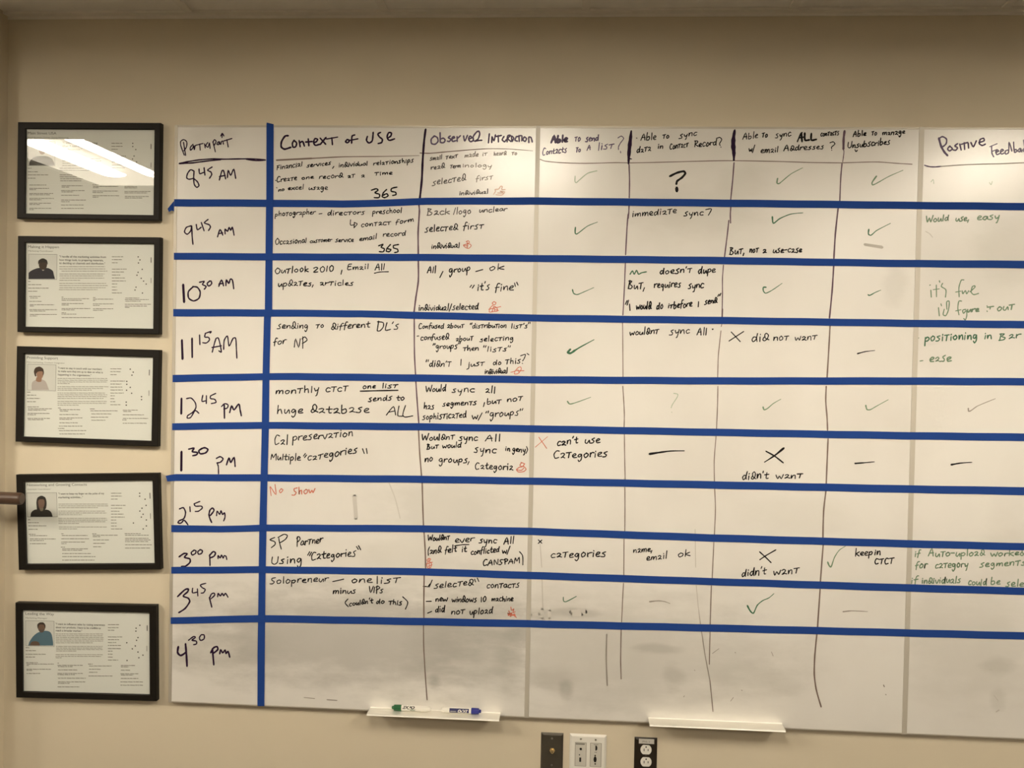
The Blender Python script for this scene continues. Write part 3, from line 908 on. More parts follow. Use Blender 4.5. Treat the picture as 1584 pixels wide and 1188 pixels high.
writing('''
> 2 P 2.0 26 820 180 5.28 column_heading | bold first word of the heading about sending contacts
w Able 172 214 302 206 34 2.6
> 2 P 1.3 26 820 180 5.28 column_heading | heading asking about sending contacts to a list
w τo 362 206 410 204 30
w send 452 204 558 198 30 1.5
w Contɑcts 98 318 298 292 30
w τo 372 292 412 290 28
w A 464 280 496 272 20
w lisτ 550 276 682 262 32
s 718,176 745,161 764,180 740,215 722,248 722,272
s 738,285 740,298
> 2 b 1.4 26 820 180 5.28 heading_underline | long brown line under the middle headings
s *.9 80,350 120,365 250,378 450,384 700,378 820,380 1100,374 1584,362 2010,368 2300,377 2560,380
s *.9 2540,380 2730,374 2850,373 3000,384 3120,391
> 2 p 2.6 26 820 180 5.28 column_line | thick purple bar left of the second question
s swell *1.4 826,120 820,180 812,250 806,330 804,388
s *.6 805,335 815,345 828,348
> 2 m 1.9 26 820 180 5.28 column_line | plum column line right of the first question
s 808,392 812,520 810,664
s 808,730 806,780 802,832
s 800,800 792,900 780,1130
s *.85 778,1200 770,1400 758,1622
> 2 b 1.3 26 810 480 5.28 column_line | thin brown lower part of the line right of the first question
s 808,105 810,300 812,548
s 810,620 818,750 823,860 820,960
s 823,1010 825,1200 830,1395
s 827,1445 828,1600 826,1810
s 820,1870 818,2160
s 815,2230 800,2545
> 2 k 1.3 26 820 180 5.28 column_heading | heading asking about syncing data in a contact record
s 868,177 873,178
w Able 905 195 1028 190 30
w τo 1080 182 1135 178 28
w sync 1218 178 1362 152 26
w dɑτɑ 870 300 985 282 28
w in 1040 266 1085 262 24
w Conτɑcτ 1138 272 1290 248 28
w Record 1340 250 1522 238 30
s 1522,180 1550,172 1565,190 1546,225 1553,238
s 1557,250 1560,252
> 2 f 1.5 26 820 180 5.28 check_mark | faint check in the first row, first question
s 368,488 366,530 376,542 400,522 470,465 545,445
> 2 k 3.4 26 820 180 5.28 question_mark | heavy black question mark in the first row
s *.85 1142,489 1200,461 1255,449 1268,465 1240,500 1200,530 1195,552
s *1.35 1197,586 1199,608
> 2 p 2.8 26 1110 180 5.28 column_line | thick purple bar left of the third question
s swell *1.5 140,112 130,180 128,240 133,300 133,358
> 2 m 1.8 26 1110 180 5.28 column_line | plum column line left of the third question
s 134,378 125,500 107,682
s 108,742 104,800 106,870
s 92,850 80,960 56,1152
s *.8 48,1215 40,1320 40,1450 36,1640
> 2 b 1.3 26 1090 480 5.28 column_line | thin brown lower part of the line left of the third question
s 148,-10 145,62
s 140,115 136,132
s 133,168 112,370 106,548
s 108,620 105,780 97,968
s 93,1030 78,1228 80,1402
s 82,1460 88,1620 80,1830
s 75,1895 62,2190
s 55,2250 45,2570
> 2 m 3.0 26 1110 180 5.28 column_line | dark bar left of the fourth question
s *1.1 1037,120 1030,180 1028,266
s *.4 1028,268 1032,290 1022,372
> 2 m 2.3 26 1110 180 5.28 column_line | plum column line left of the fourth question
s *.8 1016,388 1006,500 998,695
s 984,755 962,960 950,1160
s 948,1226 936,1420 914,1645
> 2 b 2.2 26 1090 480 5.28 column_line | brown lower part of the line left of the fourth question
s 1024,130 1015,300 1000,548
s 993,622 989,740 1000,880 1004,980
s 1008,1050 1000,1240 993,1416
s 990,1480 972,1640 966,1860
s 968,1918 945,2220
s 943,2280 922,2590
> 2 k 1.3 26 1110 180 5.28 column_heading | heading asking about syncing all contacts with email addresses
w Able 205 188 328 178 30
w τo 360 172 408 168 28
w sync 470 175 598 158 28
w conτɑcτs 840 162 990 150 24
w w/ 255 288 300 286 26
w emɑil 352 300 495 290 28
w Addresses 540 285 868 262 26
s 918,216 945,208 958,226 930,252 932,264
s 931,275 933,277
> 2 k 2.6 26 1110 180 5.28 column_heading | bold capitals ALL in the third question
s *.7 652,206 680,140 690,132
s 684,140 690,205
s *.8 664,176 712,168
s 712,138 715,195 748,192
s 766,140 766,194 806,188
> 2 k 1.4 26 1110 180 5.28 column_heading | heading asking about managing unsubscribes
w Able 1105 165 1212 155 24
w τo 1255 157 1300 152 24
w mɑnɑge 1345 155 1528 142 24
w Unsubscribes 1062 262 1408 228 28
s 1122,272 1131,288 1142,276
> 2 G 1.5 26 1110 180 5.28 check_mark | green check in the first row, third question
s taper *1.2 490,508 485,545 500,550 515,540 600,470 695,420
> 2 G 1.5 26 1110 180 5.28 check_mark | green check in the first row, fourth question
s taper *1.2 1298,488 1262,540 1265,560 1300,546 1400,490 1515,440
> 2 g 1.5 26 820 300 5.28 check_mark | green check in the second row, first question
s taper *1.2 370,274 368,318 378,328 400,315 470,262 550,230
> 2 k 1.35 26 820 300 5.28 handwritten_note | black note asking about an immediate sync
w immediɑτe 832 188 1195 158 30
w sync 1255 182 1412 172 28
s 1434,128 1482,122 1456,174
> 2 g 1.6 26 820 300 5.28 check_mark | green check in the third row, first question
s taper 346,782 356,812 384,822 440,800 520,765
> 2 g 1.8 26 820 300 5.28 squiggle | green wavy mark in the third row
s 817,656 836,628 850,656 870,624 886,656 908,645 950,636
> 2 k 1.5 26 820 300 5.28 handwritten_note | black note saying it does not dupe but requires a sync
w doesn'τ 1055 655 1320 640 30
w dupe 1370 652 1512 638 32
w Buτ, 800 778 935 775 38
w requires 1010 768 1230 758 34
w sync 1290 775 1415 768 32
s 778,902 792,872
s 792,908 804,868
s 812,900 816,952
w would 865 945 988 940 36
w do 1030 942 1085 938 34
w iτ 1125 935 1165 930 26
w before 1170 938 1322 918 34
s 1376,880 1373,922
w send 1425 902 1525 888 28
s 1532,838 1542,820
s 1548,832 1558,812
> 2 g 1.6 26 1100 300 5.28 check_mark | green check in the second row, third question
s taper *1.2 500,188 508,240 560,202 650,165 750,154
> 2 g 1.5 26 1100 300 5.28 check_mark | green check in the second row, fourth question
s taper *1.2 1288,290 1285,328 1305,338 1350,300 1465,240
> 2 D 4.2 26 1100 300 5.28 smear | grey smeared bar under the check in the second row
s 1256,413 1395,435
> 2 k 1.5 26 1100 300 5.28 handwritten_note | black note saying but, not a use-case
w Buτ, 150 492 272 490 34
w noτ 312 480 385 478 30
w ɑ 422 480 452 478 30
w use-cɑse 505 482 740 476 30
> 2 g 1.8 26 1100 300 5.28 check_mark | green hooked check in the third row, third question
s taper 448,762 426,764 428,795 446,811 500,785 580,730
> 2 g 1.4 26 1100 300 5.28 check_mark | small green check in the third row, fourth question
s taper *1.2 1282,824 1295,829 1340,805 1387,785
> 2 g 2.2 26 810 480 5.28 check_mark | bold green check in the fourth row, first question
s *1.4 380,320 360,346 384,350 420,326
s taper 400,340 460,302 575,240
> 2 k 1.35 26 810 480 5.28 handwritten_note | black note saying would not sync all
w wouldnτ 865 208 1102 188 32
w sync 1190 200 1355 188 32
w All 1415 202 1495 202 32
s 1540,154 1548,153 1544,158
> 2 k 1.3 26 1090 480 5.28 handwritten_note | black cross and note saying did not want
s 217,177 291,256
s 319,173 199,251
w did 380 260 520 245 38
w noτ 560 248 685 244 34
w wɑnτ 735 248 915 240 30
> 2 k 1.5 26 1090 480 5.28 dash_mark | black dash in the fourth row
s taper 1249,354 1310,338 1390,328
> 2 G 1.4 26 810 480 5.28 check_mark | thin check in the fifth row, first question
s taper *1.3 358,744 376,765 420,756 548,710
> 2 f 1.2 26 810 480 5.28 question_mark | faint question mark in the fifth row
s 1225,678 1258,685 1256,706 1215,770 1205,796
s 1209,832 1211,833
> 2 G 1.5 26 1090 480 5.28 check_mark | green check in the fifth row, third question
s taper *1.2 477,790 485,812 510,804 560,762 622,726
> 2 G 1.5 26 1090 480 5.28 check_mark | green check in the fifth row, fourth question
s taper *1.2 1316,778 1326,810 1352,812 1400,785 1500,730
> 2 r 1.2 26 810 650 5.28 cross_mark | red cross in the sixth row
s 124,139 188,230
s *.7 196,134 94,221
> 2 k 1.6 26 810 650 5.28 handwritten_note | black note saying can't use categories
w cɑn't 270 210 442 188 36
w use 498 188 625 182 34
w Cɑτegories 240 312 682 298 36
> 2 k 2.0 26 810 650 5.28 dash_mark | long black dash in the sixth row
s taper *1.2 1029,276 1120,262 1200,252 1312,250
> 2 k 1.9 26 1090 650 5.28 cross_mark | large black cross in the sixth row
s 501,254 570,292 642,348
s taper *1.3 645,229 570,290 488,343
> 2 k 1.4 26 1090 650 5.28 handwritten_note | black note saying didn't want in the sixth row
w didn't 303 488 520 475 38
w wɑnτ 580 480 800 472 32
> 2 k 1.6 26 1090 650 5.28 dash_mark | black dash at the right of the sixth row
s taper *1.2 1229,353 1300,348 1387,340
> 2 k 1.4 26 810 815 5.28 cross_mark | tiny black cross in the eighth row
s 120,106 149,134
s 148,108 119,136
> 2 k 1.45 26 810 815 5.28 handwritten_note | black word categories in the eighth row
w cɑτegories 220 252 670 242 36
> 2 k 1.3 26 810 815 5.28 handwritten_note | black note saying name and email ok
w nɑme, 893 215 1050 198 28
w emɑil 1000 280 1170 258 32
w ok 1256 248 1360 236 34
> 2 g 1.3 26 810 815 5.28 check_mark | small dark green check in the ninth row, first question
s 324,574 326,606 345,612 430,568
> 2 d 1.4 26 810 815 5.28 dash_mark | grey dash in the ninth row
s taper *1.2 1029,611 1100,604 1150,610 1195,626
> 2 k 1.6 26 1090 815 5.28 cross_mark | large black cross in the eighth row
s 449,204 500,250 542,291
s 581,188 500,235 451,268
> 2 k 1.4 26 1090 815 5.28 handwritten_note | black note saying didn't want in the eighth row
w didn't 300 405 500 390 38
w wɑnτ 560 398 770 375 34
> 2 G 1.7 26 1090 815 5.28 check_mark | tall green check beside the words keep in
s taper *1.1 1005,288 1018,318 1032,328 1060,250 1100,190 1150,158
> 2 k 1.5 26 1090 815 5.28 handwritten_note | black note beginning keep in
w keep 1230 238 1372 230 32
w in 1385 228 1435 226 30
w CTCT 1385 305 1542 300 24
> 2 g 1.7 26 1090 815 5.28 check_mark | large dark green check in the ninth row, third question
s taper *1.1 349,644 375,690 398,706 430,640 475,602 525,580 566,545
> 2 d 1.5 26 1090 815 5.28 dash_mark | grey dash at the right of the ninth row
s taper *1.1 1131,693 1200,686 1332,692
> 2 d 2.4 26 640 940 3.771 erased_line | short thick grey leftover line under the last tape strip
s *.8 1126,156 1123,300 1129,454
> 2 b 1.4 26 640 940 3.771 column_line | bottom end of the line right of the first question
s 1210,128 1207,300 1210,416
> 2 b 1.3 26 1040 940 3.771 column_line | bottom end of the line left of the third question
s 220,138 216,330
s *.9 218,415 228,510 237,606
> 2 d 1.4 26 1040 940 3.771 erased_line | slanting grey leftover line at the bottom
s *.6 152,0 165,95
s 170,136 190,270 218,420
> 2 b 2.2 26 1040 940 3.771 column_line | bottom end of the line left of the fourth question
s 843,155 831,280 828,390 840,480 868,578
> 2 d 1.3 26 1040 940 3.771 stray_mark | small stray pen marks at the bottom of the panel
s *.7 234,267 272,239
s 366,261 368,263
s *.8 129,364 132,366
s 404,481 407,484
s *.7 340,545 356,524
s *.8 66,520 70,514
s *1.4 1232,452 1237,461
s 1244,506 1247,508
s *.7 578,258 588,282
> 2 D 1.1 26 810 815 5.28 erased_line | faint vertical leftovers of erased lines
s *.8 134,140 148,330
s 150,430 158,690
s *.8 1400,20 1405,330
s 1410,480 1425,640 1440,790
s *.7 820,-400 822,-300
> 2 e 6 26 810 815 5.28 smear | soft grey eraser smears above the last tape strip
s *1.4 390,700 500,690
s 400,715 470,712
s *.8 70,722 120,712
s 150,680 155,740
s *.8 210,690 212,740
''')
writing('''
> 1 p 3.0 26 640 180 6.0923 column_line | dark purple column line left of the third heading
s *.95 112,122 98,230 84,420 76,600 58,768
> 1 m 2.3 26 640 300 5.94 column_line | plum column line through the second and third rows
s 48,98 52,160 40,350 42,552
s 42,618 42,800 20,950 2,1090
> 1 m 1.9 26 400 480 5.94 column_line | plum column line through the fourth and fifth rows
s 1430,78 1432,400 1442,588
s 1445,656 1458,850 1472,1036
> 1 b 2.0 26 400 650 5.94 column_line | brown column line through the sixth to eighth rows
s 1470,92 1480,300 1497,508
s 1503,575 1508,760 1515,962
s 1520,1028 1530,1180 1535,1360
> 1 b 1.9 26 640 815 7.425 column_line | brown column line at the ninth row
s 120,560 116,800 116,1048
> 1 b 1.5 26 640 940 3.771 column_line | bottom end of the line left of the third heading
s 57,102 59,250 70,430 78,538
> 1 e 5 26 400 650 5.94 smear | faint eraser streaks in the no show row
s *.35 1200,580 1255,720 1300,900
s *1.1 880,700 895,900
> 3 P 2.3 26 1300 180 5.577 column_heading | heading word Positive in purple
s *1.4 850,190 870,260 900,312 923,336
s 850,192 880,175 915,196 912,236 884,262
s 945,256 925,280 940,298 966,280 944,257
s 1012,235 986,255 1010,270 996,292 974,290
s 1030,240 1042,290
s 1068,228 1072,286
s 1044,241 1098,225
s 1102,232 1106,274
s 1126,226 1146,263 1172,212
s 1195,226 1240,210 1236,190 1206,200 1199,236 1224,251 1250,240
> 3 v 2.0 26 1300 180 5.577 column_heading | heading word Feedback in fading violet, cut by the picture edge
s 1304,256 1308,320 1322,348
s *.8 1288,262 1352,236
s *.8 1308,302 1352,286
s 1340,312 1366,300 1356,290 1340,305 1350,330 1374,320
s 1385,306 1408,292 1392,284 1380,305 1390,326 1414,315
s 1446,290 1422,300 1426,326 1450,312 1455,222 1480,300
s 1494,222 1502,312 1522,300 1516,285 1500,292
s 1548,276 1530,298 1548,306 1556,276 1564,306
s 1592,270 1574,292 1590,306
s 1580,205 1596,304
s 1630,270 1598,290 1640,306
> 3 P 1.8 26 1300 180 5.577 heading_underline | purple line fading to brown under the feedback heading
s 726,422 770,434 820,436 872,431
> 3 d 1.4 26 1300 180 5.577 heading_underline | drying end of the feedback underline
s 866,432 1100,416 1400,408 1584,400 1900,392
> 3 f 1.0 26 1300 180 5.577 erased_note | almost erased green marks in the first row
s 782,565 800,545 806,580
s 1285,570 1300,590 1310,560
> 3 G 1.5 26 1384 300 5.94 handwritten_note | green note saying would use, easy
w Would 285 262 495 246 34
w use, 560 252 680 246 34
w easy 755 238 962 232 34
> 3 D 1.0 26 1384 300 5.94 erased_line | faint stray stroke under the easy note
s 283,344 320,365 348,398
> 3 G 1.6 26 1384 300 5.94 handwritten_note | green note saying it's fine, I'd figure it out
s 322,840 326,836
s 332,885 336,948
s 382,838 384,945
s *.8 352,880 410,872
s 410,798 414,812
s 440,822 428,850 470,880 466,948
s 635,790 612,792 590,860 592,945
s *.8 560,902 608,893
s 620,890 625,918 650,888 660,918 680,890
s 690,900 735,860 738,845 715,850 702,900 725,925 770,914
s 402,1045 410,1120
s 425,1010 430,1028
s 455,1060 445,1110 470,1118 495,1060 500,985 478,990 480,1060
s 615,985 590,985 580,1050 590,1110
s *.8 560,1075 610,1064
s 655,1060 625,1068 632,1098 658,1070 662,1120 648,1158 635,1145
w ure 665 1092 772 1078 30
s 848,1028 850,1032
s 848,1075 850,1080
w τ 848 1060 905 1052 20
w ouτ 938 1075 1095 1060 36
> 3 g 1.5 26 1384 480 5.94 handwritten_note | green note about positioning in the bar
s *.8 205,258 221,254
w posiτioning 275 285 758 262 42 1.6
w in 820 264 890 262 34
w Bɑr 960 278 1155 250 38
> 3 G 1.6 26 1384 480 5.94 handwritten_note | green word ease after a dash
s 233,466 259,462
w eɑse 318 478 518 466 44
> 3 d 1.7 26 1384 480 5.94 check_mark | greyish check in the fifth row
s taper *1.1 676,903 680,928 700,922 760,880 925,812
> 3 k 1.7 26 1384 650 5.94 dash_mark | black dash in the sixth row
s taper *1.2 522,409 600,395 709,387
> 3 G 1.45 26 1384 820 7.425 handwritten_note | green note about auto-upload and category segments, cut by the picture edge
w if 225 305 292 298 42
w Auτo-uploɑd 385 302 1030 295 44
w worked 1100 306 1500 288 42
w for 235 445 372 432 50
w cɑτegory 460 440 842 430 46
w segmenτs 975 425 1500 402 44
w if 185 612 262 605 44
w individuɑls 305 615 755 605 44
w could 840 632 1055 632 46
w be 1100 624 1212 622 42
w selecτed 1275 645 1740 645 42
> 3 D 1.3 26 1284 940 4.79 stray_mark | small stray marks at the bottom of the right panel
s *1.3 1232,772 1252,758
s *.7 1215,650 1245,690
s *.6 1180,460 1200,462
''')

# ------------------------------------------------------------------ blue tape
def tape(samples, key, label, z_off, ends=None):
    """strip through (x, top, bottom) pixel samples, its world outline a thin solid"""
    y1 = YF - .0016 - z_off; y0 = y1 + .00035
    pts = []
    for i in range(len(samples)-1):
        a, c = samples[i], samples[i+1]; n = max(1, int(abs(c[0]-a[0])/22))
        for k in range(n): pts.append([a[q]+(c[q]-a[q])*k/n for q in range(3)])
    pts.append(list(samples[-1]))
    org = at((samples[0][0]+min(samples[-1][0], 1584))/2, samples[len(samples)//2][2], YF)
    m = MB(); rings = []
    for i, (x, t, bo) in enumerate(pts):
        j = 0.35*math.sin(i*1.3+samples[0][1]); x_t = x_b = x
        if i == 0 and ends: x_t, x_b = ends
        T, B = at(x_t, t+j*.4, y1)-org, at(x_b, bo+j*.5, y1)-org; d = Vector((0, y0-y1, 0))
        rings.append([T, B, B+d, T+d])
    m.loft(rings)
    o = m.build('tape_strip', M_TAPE, loc=org)
    tag(o, label, 'tape', 'blue tape strips'); return o, org, y1
ROWS = [
 ([(269.3,308,319.3),(400,308.6,319.8),(530,310,320.9),(600,308.6,319.4),(660,305.8,316.6),(820,305.2,316.7),(1120,308.5,319.9),(1410,312,323.4),(1584,313.8,325.3),(1990,318.5,330.5)], 'topmost horizontal blue tape strip, its left end folded, below the 8:45 row'),
 ([(269,390.9,401.5),(415,391.8,402.8),(640,392.6,403.6),(820,394.2,405),(1110,397.3,408.6),(1400,402,413.2),(1584,403.2,415),(1990,406,418.5)], 'horizontal blue tape strip between the 9:45 AM and 10:30 AM rows'),
 ([(268,478,489.4),(420,478.6,489.6),(560,480.2,490.8),(660,482.6,493.6),(820,486.4,497.2),(1110,490.1,501.2),(1385,494.2,505.4),(1584,496.5,508),(1990,501,513.5)], 'horizontal blue tape strip between the 10:30 AM and 11:15 AM rows'),
 ([(267,579.8,591),(405,577.4,588),(460,577,587.8),(650,579.2,590.4),(820,581.8,592.8),(1110,583.6,594.8),(1385,583.6,595.2),(1584,584.7,596.2),(1990,587,599)], 'horizontal blue tape strip between the 11:15 AM and 12:45 PM rows'),
 ([(266.3,654.6,665.2),(405,652.6,663.2),(650,654.6,665.8),(825,657.8,668.6),(1110,663.2,674.4),(1385,668,679.4),(1584,670.5,682.5),(1990,676.5,689)], 'horizontal blue tape strip between the 12:45 PM and 1:30 PM rows'),
 ([(257,736,744.5),(263,734.4,744.4),(272,733.4,743.9),(405,733.7,744.6),(650,735.8,746.8),(820,738.7,749.8),(1100,744.3,755.8),(1390,750.4,762.2),(1584,753.5,766),(1990,760,773)], 'horizontal blue tape strip above No Show, torn left end past the board'),
 ([(265,812,823),(340,813.6,823.6),(372,812.8,822.8),(410,811.2,821.6),(650,812.3,823.1),(825,816.5,827.8),(1100,826.3,837.8),(1390,835,846.6),(1584,840.2,851.4),(1990,850,862)], 'horizontal blue tape strip between the 2:15 PM and 3:00 PM rows'),
 ([(265,877,887.4),(405,875.9,886.5),(650,878.8,889.9),(820,884.5,895.8),(1100,894.1,905.2),(1390,903.3,914.8),(1584,908.9,920.3),(1990,919,931)], 'horizontal blue tape strip between the 3:00 PM and 3:45 PM rows'),
 ([(264,955,965.2),(405,951.3,962.4),(650,955.8,967.2),(825,959.4,970.7),(1100,965.8,977.1),(1385,972.9,984.3),(1584,978,989.5),(1990,987,999)], 'lowest horizontal blue tape strip, above the 4:30 PM row'),
]
for i, (s, lab) in enumerate(ROWS):
    o, org, y1 = tape(s, i, lab, 0.0, (256.2, 258.8) if i == 5 else None)
    if i == 0:
        m = MB(); P = lambda x, y, d: at(x, y, y1-d)-org
        a = [P(269, 311, .0006), P(263.5, 317.5, .006), P(259.2, 323, .003), P(261.2, 327.8, .001), P(265.5, 325.5, .005), P(269, 327, .0006), P(269, 319, .0005)]
        m.add(a + [p + Vector((0, .0005, 0)) for p in a], [(0, 1, 6), (1, 4, 5, 6), (1, 2, 3, 4), (13, 8, 7), (13, 12, 11, 8), (11, 10, 9, 8), (0, 7, 8, 1), (1, 8, 9, 2), (2, 9, 10, 3), (3, 10, 11, 4), (4, 11, 12, 5), (5, 12, 13, 6), (6, 13, 7, 0)])
        tag(m.build('folded_end', M_TAPE, o), 'crumpled folded over end of the tape')
# the vertical strip, stuck over the horizontals
VT = [(189.5,412.6,423.2),(192,412.1,423.3),(307,411.9,422.9),(320,411.4,422.5),(400,410.6,421.6),(480,409.6,421),(492,408.2,418.9),(575,406.2,416.9),(650,405.1,416.2),(740,403.1,413.8),(820,401,412.2),(900,400,410.6),(1010,398.4,409.6),(1092.3,398.2,408.9)]
y1 = YF-.0016-.0005; org = at(405, 1092, YF); m = MB(); rings = []
for i, (yy, l, r) in enumerate(VT):
    dl = 3.2 if i == 0 else 0
    A, B = at(l, yy, y1)-org, at(r, yy+dl, y1)-org; d = Vector((0, .00035, 0)); rings.append([A, B, B+d, A+d])
m.loft(rings); o = m.build('tape_strip', M_TAPE, loc=org)
tag(o, 'long vertical blue tape strip right of the time column', 'tape', 'blue tape strips')

# ------------------------------------------------------------------ framed posters on the left
def frame(name, label, front, inner, draw):
    YFR = -.027
    tl, tr, br, bl = [at(x, y, YFR) for x, y in front]
    c = (tl+tr+br+bl)/4; ux = ((tr-tl)+(br-bl)).normalized(); ang = -math.atan2(ux.z, ux.x)   # rotation about y
    hw = ((tr-tl).length+(br-bl).length)/4; hh = ((tl-bl).length+(tr-br).length)/4
    e = empty(name, (c.x, 0, c.z), (0, ang, 0)); tag(e, label, 'picture frame', 'framed posters')
    inv = Matrix.Rotation(-ang, 3, 'Y')
    loc = lambda px, py, y: inv @ (at(px, py, y) - Vector((c.x, 0, c.z)))
    q = [loc(x, y, YFR) for x, y in inner]
    l, r = (q[0].x+q[3].x)/2, (q[1].x+q[2].x)/2; t, bt = (q[0].z+q[1].z)/2, (q[2].z+q[3].z)/2
    m = MB(); rings = []
    for (x0, x1, z0, z1, y) in ((-hw+.003, hw-.003, -hh+.003, hh-.003, -.001), (-hw, hw, -hh, hh, -.006), (-hw, hw, -hh, hh, YFR+.002), (-hw+.002, hw-.002, -hh+.002, hh-.002, YFR),
                                (l-.002, r+.002, bt-.002, t+.002, YFR), (l, r, bt, t, YFR+.001), (l, r, bt, t, -.0185), (l-.004, r+.004, bt-.004, t+.004, -.0175)):
        rings.append([(x0, y, z0), (x1, y, z0), (x1, y, z1), (x0, y, z1)])
    m.loft(rings, caps=False); m.build('moulding', M_FRAME, e)
    m = MB(); m.box(l-.004, r+.004, -.0165, -.004, bt-.004, t+.004); m.build('backing_board', M_EDGE, e)
    m = MB(); m.box(l-.003, r+.003, -.0178, -.0167, bt-.003, t+.003); ps = m.build('poster_sheet', M_PAPER, e)
    m = flat(); m.poly([(l, bt), (r, bt), (r, t), (l, t)], -.0205); m.build('glass_pane', M_GLASS, e)
    draw(ps, loc)
    return e
YP = -.0180
class Sheet:
    def __init__(s, ps, loc, ox, oy, k): s.ps, s.loc, s.ox, s.oy, s.k = ps, loc, ox, oy, k
    def p(s, cx, cy): q = s.loc(s.ox+cx/s.k, s.oy+cy/s.k, YP); return q.x, q.z
    def text(s, name, m, lines, bold=0.0, hk=None):
        mb = flat()
        for body, x0, x1, y, h in lines:
            x, z = s.p(x0, y); w = s.p(x1, y)[0]-x; hh = s.p(x0, y-h)[1]-z
            text_mesh(mb, body, x, z, w, YP-.0001, hh, bold)
        return mb.build(name, m, s.ps)
    def bars(s, name, m, rows, th, dashes=True):
        mb = flat(); rnd = random.Random(len(rows)*7+int(rows[0][0]))
        for y, x0, x1 in rows:
            x = x0
            while x < x1-3:
                w = min(rnd.uniform(14, 52), x1-x) if dashes else x1-x
                a = s.p(x, y); c = s.p(x+w, y); h = (s.p(x, y-th)[1]-a[1])
                mb.poly([(a[0], a[1]-h*.5), (c[0], a[1]-h*.5), (c[0], a[1]+h*.5*rnd.uniform(.7, 1.2)), (a[0], a[1]+h*.5)], YP-.0001)
                x += w + rnd.uniform(3.5, 6)
        return mb.build(name, m, s.ps)
    def dots(s, pts, r):
        mb = flat()
        for cx, cy in pts:
            x, z = s.p(cx, cy); rr = s.p(cx+r, cy)[0]-x
            mb.poly([(x+rr*math.cos(a*math.pi/4), z+rr*math.sin(a*math.pi/4)) for a in range(8)], YP-.00012)
        return mb.build('rating_dots', M_PRINT, s.ps)
    def portrait(s, box, shapes):
        """framed head-and-shoulders photograph: list of (colour name, colour, outline)"""
        mb = flat(); mats = [M_PRINT]; x0, y0, x1, y1 = box
        A, B = s.p(x0, y1), s.p(x1, y0); w = abs(B[0]-A[0])*.0085
        mb.poly([(A[0], A[1]), (B[0], A[1]), (B[0], B[1]), (A[0], B[1])], YP-.0001)
        mats.append(mat('photo_white', (.70, .69, .66), .7)); mb.cur = 1
        mb.poly([(A[0]+w, A[1]+w), (B[0]-w, A[1]+w), (B[0]-w, B[1]-w), (A[0]+w, B[1]-w)], YP-.00018)
        for i, (nm, c, pts) in enumerate(shapes):
            mats.append(mat(nm, c, .75)); mb.cur = len(mats)-1
            if len(pts) == 4 and isinstance(pts[0], (int, float)):
                cx, cy, rx, ry = pts; pts = [(cx+rx*math.cos(a*math.pi/12), cy+ry*math.sin(a*math.pi/12)) for a in range(24)]
            else: pts = smooth([tuple(p) for p in pts]+[tuple(pts[0])], 4)[:-1]
            mb.poly([s.p(min(max(p[0], x0+4), x1-4), min(max(p[1], y0+4), y1-4)) for p in pts], YP-.00024-.00004*i)
        return mb.build('portrait_photo', mats, s.ps)
def R_(rows): return [tuple(map(float, t.split(','))) for t in rows.split()]
def ratings(x, ys, ends): return [(y, x, e) for y, e in zip(ys, ends)]

def draw1(ps, loc):
    s = Sheet(ps, loc, 30, 190, 7.2)
    s.text('title_text', M_PRINT, [('Main Street USA', 95, 412, 128, 30)])
    s.text('subtitle_text', M_PRINT2, [('Small Business Owner, Doing Marketing', 95, 545, 170, 17)])
    s.text('quote_text', M_PRINT, [('"I want to do everything', 480, 870, 232, 22), ('that I can to grow', 480, 790, 268, 22), ('my business."', 480, 700, 304, 22)], .012)
    s.portrait((95, 205, 400, 478), [('photo_suit', (.05, .045, .04), [(110, 500), (112, 440), (150, 392), (215, 372), (300, 372), (355, 395), (385, 440), (390, 500)]), ('photo_skin_a', (.32, .2, .14), (255, 300, 40, 52)), ('photo_hair', (.035, .028, .022), [(205, 300), (212, 250), (255, 232), (300, 250), (304, 300), (285, 268), (225, 268)])])
    s.bars('body_text', M_PRINT2, R_('505,95,135 545,95,205 580,95,320 617,95,180 400,480,900 425,480,910 450,480,880 475,480,905 505,450,900 530,450,880 580,450,590 602,450,640 624,455,700 646,455,690'
        ' 692,110,300 730,110,330 745,110,185 787,110,380 801,110,345 842,110,385 857,110,245 895,110,355 910,110,230 952,110,360 967,110,160 700,470,705 715,470,555 755,465,725 770,470,600 807,465,665 860,465,740 878,465,560 915,465,715 953,465,715'
        ' 690,815,880 708,820,1100 722,820,885 760,815,1100 776,815,930 812,815,1110 828,815,880 710,1170,1310 725,1170,1310 765,1170,1460 781,1170,1425 820,1175,1440 837,1175,1370'), 7)
    s.bars('rating_labels', M_PRINT2, R_('228,1025,1145 262,1025,1150 295,1025,1095 370,1030,1190 402,1030,1160 437,1030,1130 470,1030,1170 502,1030,1180 535,1030,1090'), 7)
    s.dots([(1263, 228), (1263, 264), (1296, 298), (1277, 370), (1260, 403), (1305, 437), (1330, 470), (1290, 502)], 7)
    s.bars('side_text', M_PRINT, [(262, 1462, 1470), (470, 1463, 1468)], 60)
